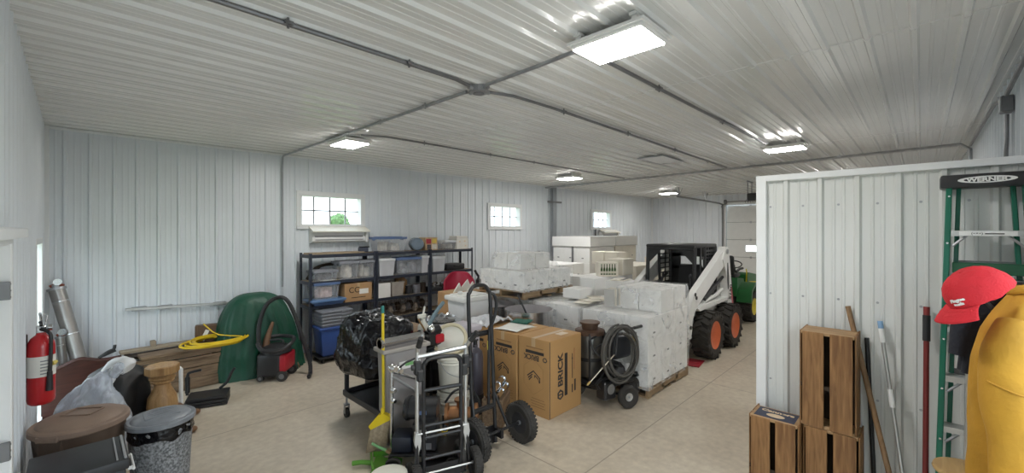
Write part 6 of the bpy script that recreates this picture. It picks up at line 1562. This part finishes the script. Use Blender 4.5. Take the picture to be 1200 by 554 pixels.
wbox('large cream and white carton right of the bottle printed carton', 7.24, 4.08, 1.292, .42, .34, .31, M_wb2, 0, 'plain white wine cartons', '')
t = thing('flat_cardboard', 'dark edged cardboard tray lying in front of the large cream carton', 'cardboard', (6.35, 3.58, 1.36), .2)
t.location = (6.14, 3.50, 1.352); mb = MB(); mb.box((0, 0, .008), (.36, .22, .014), bev=.003); mb.build('sheet', M_wb2, t); mb = MB(); mb.box((0, -.07, .016), (.3, .05, .004)); mb.build('dark_slot', M_stamp, t)
pallet('wooden pallet under the white load right of the raised load', 6.50, 7.70, 5.24, 6.26)
stack('load right of raised one', 6.52, 5.26, .128, 3, 3, 4, .39, .33, .33, M_wb)
# third row
pallet('wooden pallet under the far cream cartons beside the loader cab', 8.10, 9.36, 4.24, 5.30)
stack('far load beside loader cab', 8.12, 4.26, .128, 3, 3, 4, .41, .34, .32, M_wb2)
for (y, lab) in ((4.72, 'right'), (5.06 - .01, 'left')): wbox('cream carton on top of the far cream load, %s of two' % lab, 8.14, y, 1.409, .40, .32, .27, M_wb2, 0, 'plain white wine cartons', '')
# tall block by the wall
pallet('wooden pallet under the near half of the tall white block by the wall', 8.90, 10.1, 5.92, 7.10)
pallet('wooden pallet under the far half of the tall white block by the wall', 10.14, 11.3, 5.92, 7.10)
stack('near half of tall block', 8.92, 5.94, .128, 3, 3, 4, .39, .385, .40, M_wb, full_top=False)
stack('far half of tall block', 10.16, 5.94, .128, 3, 3, 4, .38, .385, .40, M_wb2, full_top=False)
def tray(label, x0, x1, y0, y1, z, h):
    t = thing('cardboard_cover', label, 'cardboard cover', ((x0 + x1) / 2, (y0 + y1) / 2, z)); w, d = x1 - x0, y1 - y0
    mb = MB(); mb.box((0, 0, h - .006), (w, d, .012)); 
    for (c, dd) in (((0, -d / 2, h / 2), (w, .01, h)), ((0, d / 2, h / 2), (w, .01, h)), ((-w / 2, 0, h / 2), (.01, d, h)), ((w / 2, 0, h / 2), (.01, d, h))): mb.box(c, dd)
    mb.build('tray', M_wb, t); mb = MB(); mb.box((0, -d / 2 - .006, .012), (w, .003, .012)); mb.box((-w / 2 - .006, 0, .012), (.003, d, .012)); mb.build('strap', M_seam, t)
tray('wide white cardboard cover capping near half of tall white block', 8.905, 10.10, 5.915, 7.11, 1.735, .26)
tray('wide white cardboard cover capping far half of tall white block', 10.14, 11.32, 5.915, 7.11, 1.735, .26)
t = thing('strap_post', 'dark corner post standing against left face of the tall white block', 'post', (8.86, 6.42, 0))
mb = MB(); mb.box((0, 0, .87), (.03, .05, 1.74), bev=.004); mb.build('post', M_galdark, t); mb = MB(); mb.box((0, 0, .01), (.1, .12, .02)); mb.build('foot', M_galdark, t)
for k, (x, y, n, lab) in enumerate(((9.55, 4.3, 4, 'last'),)):
    wbox('cream carton stack piece at floor beside far cream load', x, y, 0, .42, .6, .9, M_wb2, 0, 'plain white wine cartons', ''); wbox('cream carton upon floor carton beside the far cream load', x, y, .9, .42, .5, .62, M_wb2, 0, 'plain white wine cartons', '')
t = thing('red_floor_sheet', 'flat red sheet lying on the floor beside front pallet and loader wheel', 'sheet', (6.98, 2.66, 0), R(8))
mb = MB(); mb.grid(lambda u, v: Vector(((u - .5) * .42, (v - .5) * .26, .008 + .012 * abs(noise.noise(Vector((u * 7, v * 5, 2)))))), 24, 14); mb.build('sheet', mat('red_tarp', (.32, .02, .03), .5, 0, .1), t, thick=.006)
# ------------------------------------------------------------------ skid steer loader
M_lwhite = mat('loader_white_paint', (.76, .76, .74), .35, 0, .04, 3)
M_orange = mat('loader_orange_rim', (.62, .13, .04), .45, 0, .1, 9)
M_lblack = mat('loader_black_paint', (.022, .022, .024), .45, 0, .15)
M_lug = mat('tyre_rubber', (.036, .032, .028), .85, 0, .3, 10, .2, 60)
def lug_tyre(t, c, r, w, rim, lugs=18, name='wheel', rr=.55):
    c = Vector(c); M = Matrix.Rotation(PI / 2, 3, 'X')
    mb = MB(); mb.lathe([(r * rr, -w * .42), (r * .80, -w * .5), (r * .93, -w * .42), (r * .95, 0), (r * .93, w * .42), (r * .80, w * .5), (r * rr, w * .42)], c, 48, M)
    for f in [f for f in mb.bm.faces if len(f.verts) > 4]: mb.bm.faces.remove(f)
    for k in range(lugs):
        for sg in (-1, 1):
            a = 2 * PI * (k + (.5 if sg > 0 else 0)) / lugs
            X = Vector((math.cos(a), 0, math.sin(a))); T = Vector((-math.sin(a), 0, math.cos(a))); Y = Vector((0, 1, 0))
            vs = mb.box((0, 0, 0), (r * .075, r * .17, w * .52), bev=.004)
            MM = Matrix((X, (T + Y * sg * -.45).normalized(), (Y + T * sg * .45).normalized())).transposed().to_4x4(); MM.translation = c + X * r * .965 + Y * sg * w * .24
            for v in vs: v.co = MM @ v.co
            vs = mb.box((0, 0, 0), (r * .16, r * .11, w * .06), bev=.003)
            MM = Matrix((X, T, Y)).transposed().to_4x4(); MM.translation = c + X * r * .88 + Y * sg * w * .47
            for v in vs: v.co = MM @ v.co
    ty = mb.build(name, M_lug, t)
    mb = MB(); mb.lathe([(0, -w * .12), (r * .22, -w * .12), (r * .26, -w * .2), (r * .40, -w * .24), (r * (rr - .04), -w * .40), (r * (rr + .03), -w * .45), (r * (rr + .03), w * .45), (r * (rr - .04), w * .40), (0, w * .2)], c, 36, M); rm = mb.build('rim', rim, ty)
    for k in range(8):
        a = 2 * PI * k / 8; mb = MB(); mb.cyl(c + Vector((r * .17 * math.cos(a), -w * .16, r * .17 * math.sin(a))), c + Vector((r * .17 * math.cos(a), -w * .10, r * .17 * math.sin(a))), r * .028, seg=6); mb.build('wheel_nut', M_gal, rm)
    return ty
t = thing('skid_steer_loader', 'white skid steer loader with black cab and orange wheels', 'loader', (7.98, 3.20, 0))
for x in (-.52, .52):
    for sy in (-1, 1): lug_tyre(t, (x, sy * .60, .40), .40, .29, M_orange)
mb = MB(); mb.prism([(-.85, .26), (.95, .26), (1.02, .45), (1.02, .95), (.45, .95), (.30, .82), (-.85, .82), (-.9, .5)], -.44, .44, 'y'); mb.build('chassis', M_lwhite, t)
mb = MB(); mb.prism([(.36, .95), (1.02, .95), (1.02, 1.22), (.9, 1.30), (.36, 1.34)], -.43, .43, 'y'); en = mb.build('engine_cover', M_lwhite, t)
mb = MB(); mb.box((1.025, 0, 1.0), (.02, .7, .42)); mb.build('rear_grille', M_lblack, en)
for sy in (-1, 1):
    mb = MB(); mb.prism([(-.88, .83), (.55, .86), (.55, .91), (-.80, .91), (-.92, .87)], sy * .44, sy * .60, 'y'); mb.build('fender', M_lwhite, t)
# cab
cab = MB(); cy = .42; F0, F1 = -.66, -.56; B0 = .34
cab.box((-.14, 0, 1.875), (1.10, .88, .06), bev=.025, seg=2)
cab.build('cab_roof', M_lblack, t)
for sy in (-1, 1):
    mb = MB(); mb.tube([(-.60, sy * cy, .84), (-.66, sy * cy, 1.30), (-.62, sy * cy, 1.86)], .036, 8); mb.prism([(sy * .43, 1.86), (sy * .43, 1.60), (sy * .39, 1.58), (sy * .16, 1.82), (sy * .16, 1.86)], -.645, -.625, 'x'); mb.build('front_post', M_lblack, t)
    mb = MB(); mb.tube([(.34, sy * cy, .95), (.34, sy * cy, 1.86)], .04, 8); mb.build('rear_post', M_lblack, t)
    mb = MB(); mb.tube([(-.12, sy * cy, .84), (-.20, sy * cy, 1.86)], .028, 8); mb.build('middle_post', M_lblack, t)
    mb = MB()
    for z in (.86, 1.0, 1.12): mb.box((-.14, sy * cy, z), (.94, .02, .05))
    mb.box((-.38, sy * cy, 1.02), (.44, .015, .36)); mb.build('side_panel', M_lblack, t)
    mb = MB()
    for k in range(11 if sy < 0 else 8): mb.box((.08, sy * cy, 1.16 + (.062 if sy < 0 else .09) * k), (.50, .012, .036 if sy < 0 else .022))
    for x in ((-.1, .02, .14, .26) if sy < 0 else (.08,)): mb.box((x, sy * (cy - .006), 1.48), (.03, .012, .74))
    if sy < 0: mb.box((-.36, -cy, 1.50), (.05, .02, .72)); mb.box((-.28, -cy, 1.66), (.22, .012, .05)); mb.box((-.28, -cy, 1.40), (.22, .012, .05))
    mb.build('side_screen', M_lblack, t)
mb = MB(); mb.box((.34, 0, 1.75), (.03, .84, .2)); mb.box((.34, 0, 1.2), (.03, .84, .5)); mb.box((.34, -.32, 1.55), (.03, .2, .3)); mb.box((.34, .32, 1.55), (.03, .2, .3)); mb.build('rear_panel', M_lblack, t)
mb = MB(); mb.box((.345, 0, 1.55), (.008, .46, .22)); mb.build('rear_window', M_glass, t)
mb = MB(); mb.box((-.64, 0, 1.84), (.06, .84, .07), bev=.01); mb.box((-.64, 0, .87), (.06, .84, .08), bev=.01); mb.build('front_crossbar', M_lblack, t)
mb = MB(); mb.box((.05, 0, .97), (.44, .46, .14), bev=.04, seg=2); mb.box((.25, 0, 1.26), (.12, .44, .50), rot=(0, .15, 0), bev=.05, seg=2); mb.build('seat', M_blackplastic, t)
for sy in (-1, 1):
    mb = MB(); mb.tube([(-.45, sy * .28, .86), (-.42, sy * .26, 1.2), (-.38, sy * .25, 1.30)], .016, 8); mb.blob((-.38, sy * .25, 1.33), (.05, .05, .09), 0, 1, 0, 1, 14, 10, False); mb.build('control_lever', M_lblack, t)
mb = MB(); mb.tube([(-.3, -.34, 1.2), (-.55, -.34, 1.15), (-.55, .34, 1.15), (-.3, .34, 1.2)], .022, 8, sub=4); mb.build('seat_bar', M_lblack, t)
# arms and towers
for sy in (-1, 1):
    a, b_ = sy * .47, sy * .60
    mb = MB(); mb.prism([(.30, 1.74), (.38, 1.84), (.50, 1.85), (.58, 1.74), (.70, 1.2), (.86, .60), (.50, .60), (.52, .90), (.48, 1.10), (.40, 1.40), (.24, 1.62)], a, b_, 'y'); tw = mb.build('tower', M_lwhite, t)
    mb = MB(); mb.prism([(.47, 1.55), (.50, 1.55), (.55, 1.30), (.55, 1.08), (.50, 1.05), (.46, 1.25)], sy * .601, sy * .607, 'y'); mb.build('tower_slot', M_lblack, tw)
    mb = MB(); mb.cyl((.44, sy * .605, 1.76), (.44, sy * .62, 1.76), .045, seg=18); mb.build('pivot_pin', M_gal, tw)
    mb = MB(); mb.prism([(.46, 1.83), (.30, 1.78), (-.98, 1.18), (-1.18, 1.02), (-1.30, .80), (-1.34, .46), (-1.20, .44), (-1.14, .72), (-1.02, .86), (-.80, .98), (.26, 1.46), (.50, 1.60)], sy * .48, sy * .585, 'y'); bo = mb.build('lift_arm', M_lwhite, t)
    for (x, z) in ((-1.0, 1.06), (-1.24, .62), (-1.05, 1.12)):
        mb = MB(); mb.cyl((x, sy * .586, z), (x, sy * .598, z), .03, seg=14); mb.build('arm_pin', M_lblack, bo)
    mb = MB(); mb.cyl((-.55, sy * .53, .98), (-.05, sy * .53, 1.14), .045, seg=14); mb.cyl((-.05, sy * .53, 1.14), (.48, sy * .53, 1.30), .025, seg=12); mb.build('lift_cylinder', M_lblack, t)
    mb = MB(); mb.tube([(.40, sy * .53, 1.06), (.0, sy * .53, .98), (-.55, sy * .53, .94)], .03, 8); mb.build('lower_link', M_lwhite, t)
    mb = MB(); mb.cyl((-1.05, sy * .40, .95), (-1.22, sy * .40, .55), .035, seg=12); mb.build('tilt_cylinder', M_gal, t)
    if sy < 0:
        text('model_letters', 'S150', .17, M_ink, tw, (.655, -.603, .99), (PI / 2, -R(78), 0), sx=.85, bold=.004)
        mb = MB(); mb.box((.735, -.602, .92), (.07, .003, .34), rot=(0, R(-14), 0)); mb.build('red_stripe', mat('decal_red', (.50, .03, .05), .4), tw)
mb = MB(); mb.box((-1.22, 0, .72), (.10, 1.1, .10), bev=.02); mb.build('cross_tube', M_lwhite, t)
mb = MB(); mb.prism([(-1.30, .10), (-1.30, .62), (-1.36, .62), (-1.42, .30), (-1.52, .12), (-1.56, .06), (-1.34, .06)], -.46, .46, 'y'); mb.build('bucket', M_lwhite, t)
mb = MB(); mb.cyl((.98, -.36, 1.32), (.98, -.36, 1.42), .05, seg=14); mb.build('work_light', M_gal, t)

# ------------------------------------------------------------------ green tractor
M_jgreen = mat('tractor_green', (.018, .13, .035), .35, 0, .08)
M_jyellow = mat('tractor_yellow', (.72, .56, .02), .4, 0, .06)
t = thing('garden_tractor', 'green compact tractor with yellow wheel hubs behind the white loader', 'tractor', (11.14, 3.40, 0))
for sy in (-1, 1):
    lug_tyre(t, (0, sy * .46, .36), .36, .25, M_jyellow, 18, 'rear_wheel', .52)
    lug_tyre(t, (1.25, sy * .44, .25), .25, .17, M_jyellow, 14, 'front_wheel', .52)
    mb = MB(); mb.prism([(-.44, .50), (-.40, .78), (-.15, .92), (.30, .90), (.46, .66), (.46, .60), (.28, .82), (-.12, .84), (-.32, .72), (-.38, .48)], sy * .30, sy * .62, 'y'); mb.build('fender', M_jgreen, t)
mb = MB(); mb.prism([(-.42, .35), (1.5, .35), (1.5, .52), (.5, .58), (-.42, .62)], -.26, .26, 'y'); mb.build('chassis', M_lblack, t)
mb = MB(); mb.prism([(.50, .58), (1.52, .52), (1.58, .80), (1.50, .98), (.62, 1.10), (.50, 1.05)], -.29, .29, 'y'); hd = mb.build('hood', M_jgreen, t)
mb = MB(); mb.box((1.05, -.292, .83), (.8, .006, .035), rot=(0, .08, 0)); mb.build('yellow_stripe', M_jyellow, hd)
mb = MB(); mb.box((1.565, 0, .72), (.03, .4, .26), bev=.01); mb.build('grille', M_lblack, hd)
mb = MB(); mb.prism([(-.46, .62), (-.40, 1.05), (.05, 1.0), (.30, .68)], -.32, .32, 'y'); mb.build('seat_base', M_jgreen, t)
mb = MB(); mb.box((-.10, 0, 1.08), (.46, .48, .12), bev=.05, seg=2); mb.box((-.33, 0, 1.32), (.14, .46, .48), rot=(0, -.15, 0), bev=.06, seg=3); mb.build('seat', M_blackplastic, t)
for sy in (-1, 1):
    mb = MB(); mb.tube([(-.34, sy * .27, 1.18), (-.15, sy * .29, 1.24), (.08, sy * .29, 1.24)], .03, 10); mb.build('armrest', M_blackplastic, t)
mb = MB(); mb.cyl((.52, 0, 1.0), (.40, 0, 1.28), .03, seg=10); mb.tube([(.38 + .14 * .45 * math.sin(k * PI / 12), .19 * math.cos(k * PI / 12), 1.30 + .17 * .5 * math.sin(k * PI / 12)) for k in range(24)], .014, 8, closed=True); mb.build('steering_wheel', M_lblack, t)
mb = MB(); mb.tube([(.2, -.34, .9), (.16, -.36, 1.15), (.12, -.36, 1.22)], .014, 8); mb.build('control_lever', M_jyellow, t)
mb = MB(); mb.box((-.62, 0, .66), (.30, .46, .44), bev=.04, seg=2); mb.build('rear_hopper', M_jgreen, t)
mb = MB(); mb.tube([(-.5, -.22, .86), (-.58, -.22, 1.1), (-.72, -.22, 1.2)], .02, 8); mb.build('hopper_lever', M_lblack, t)
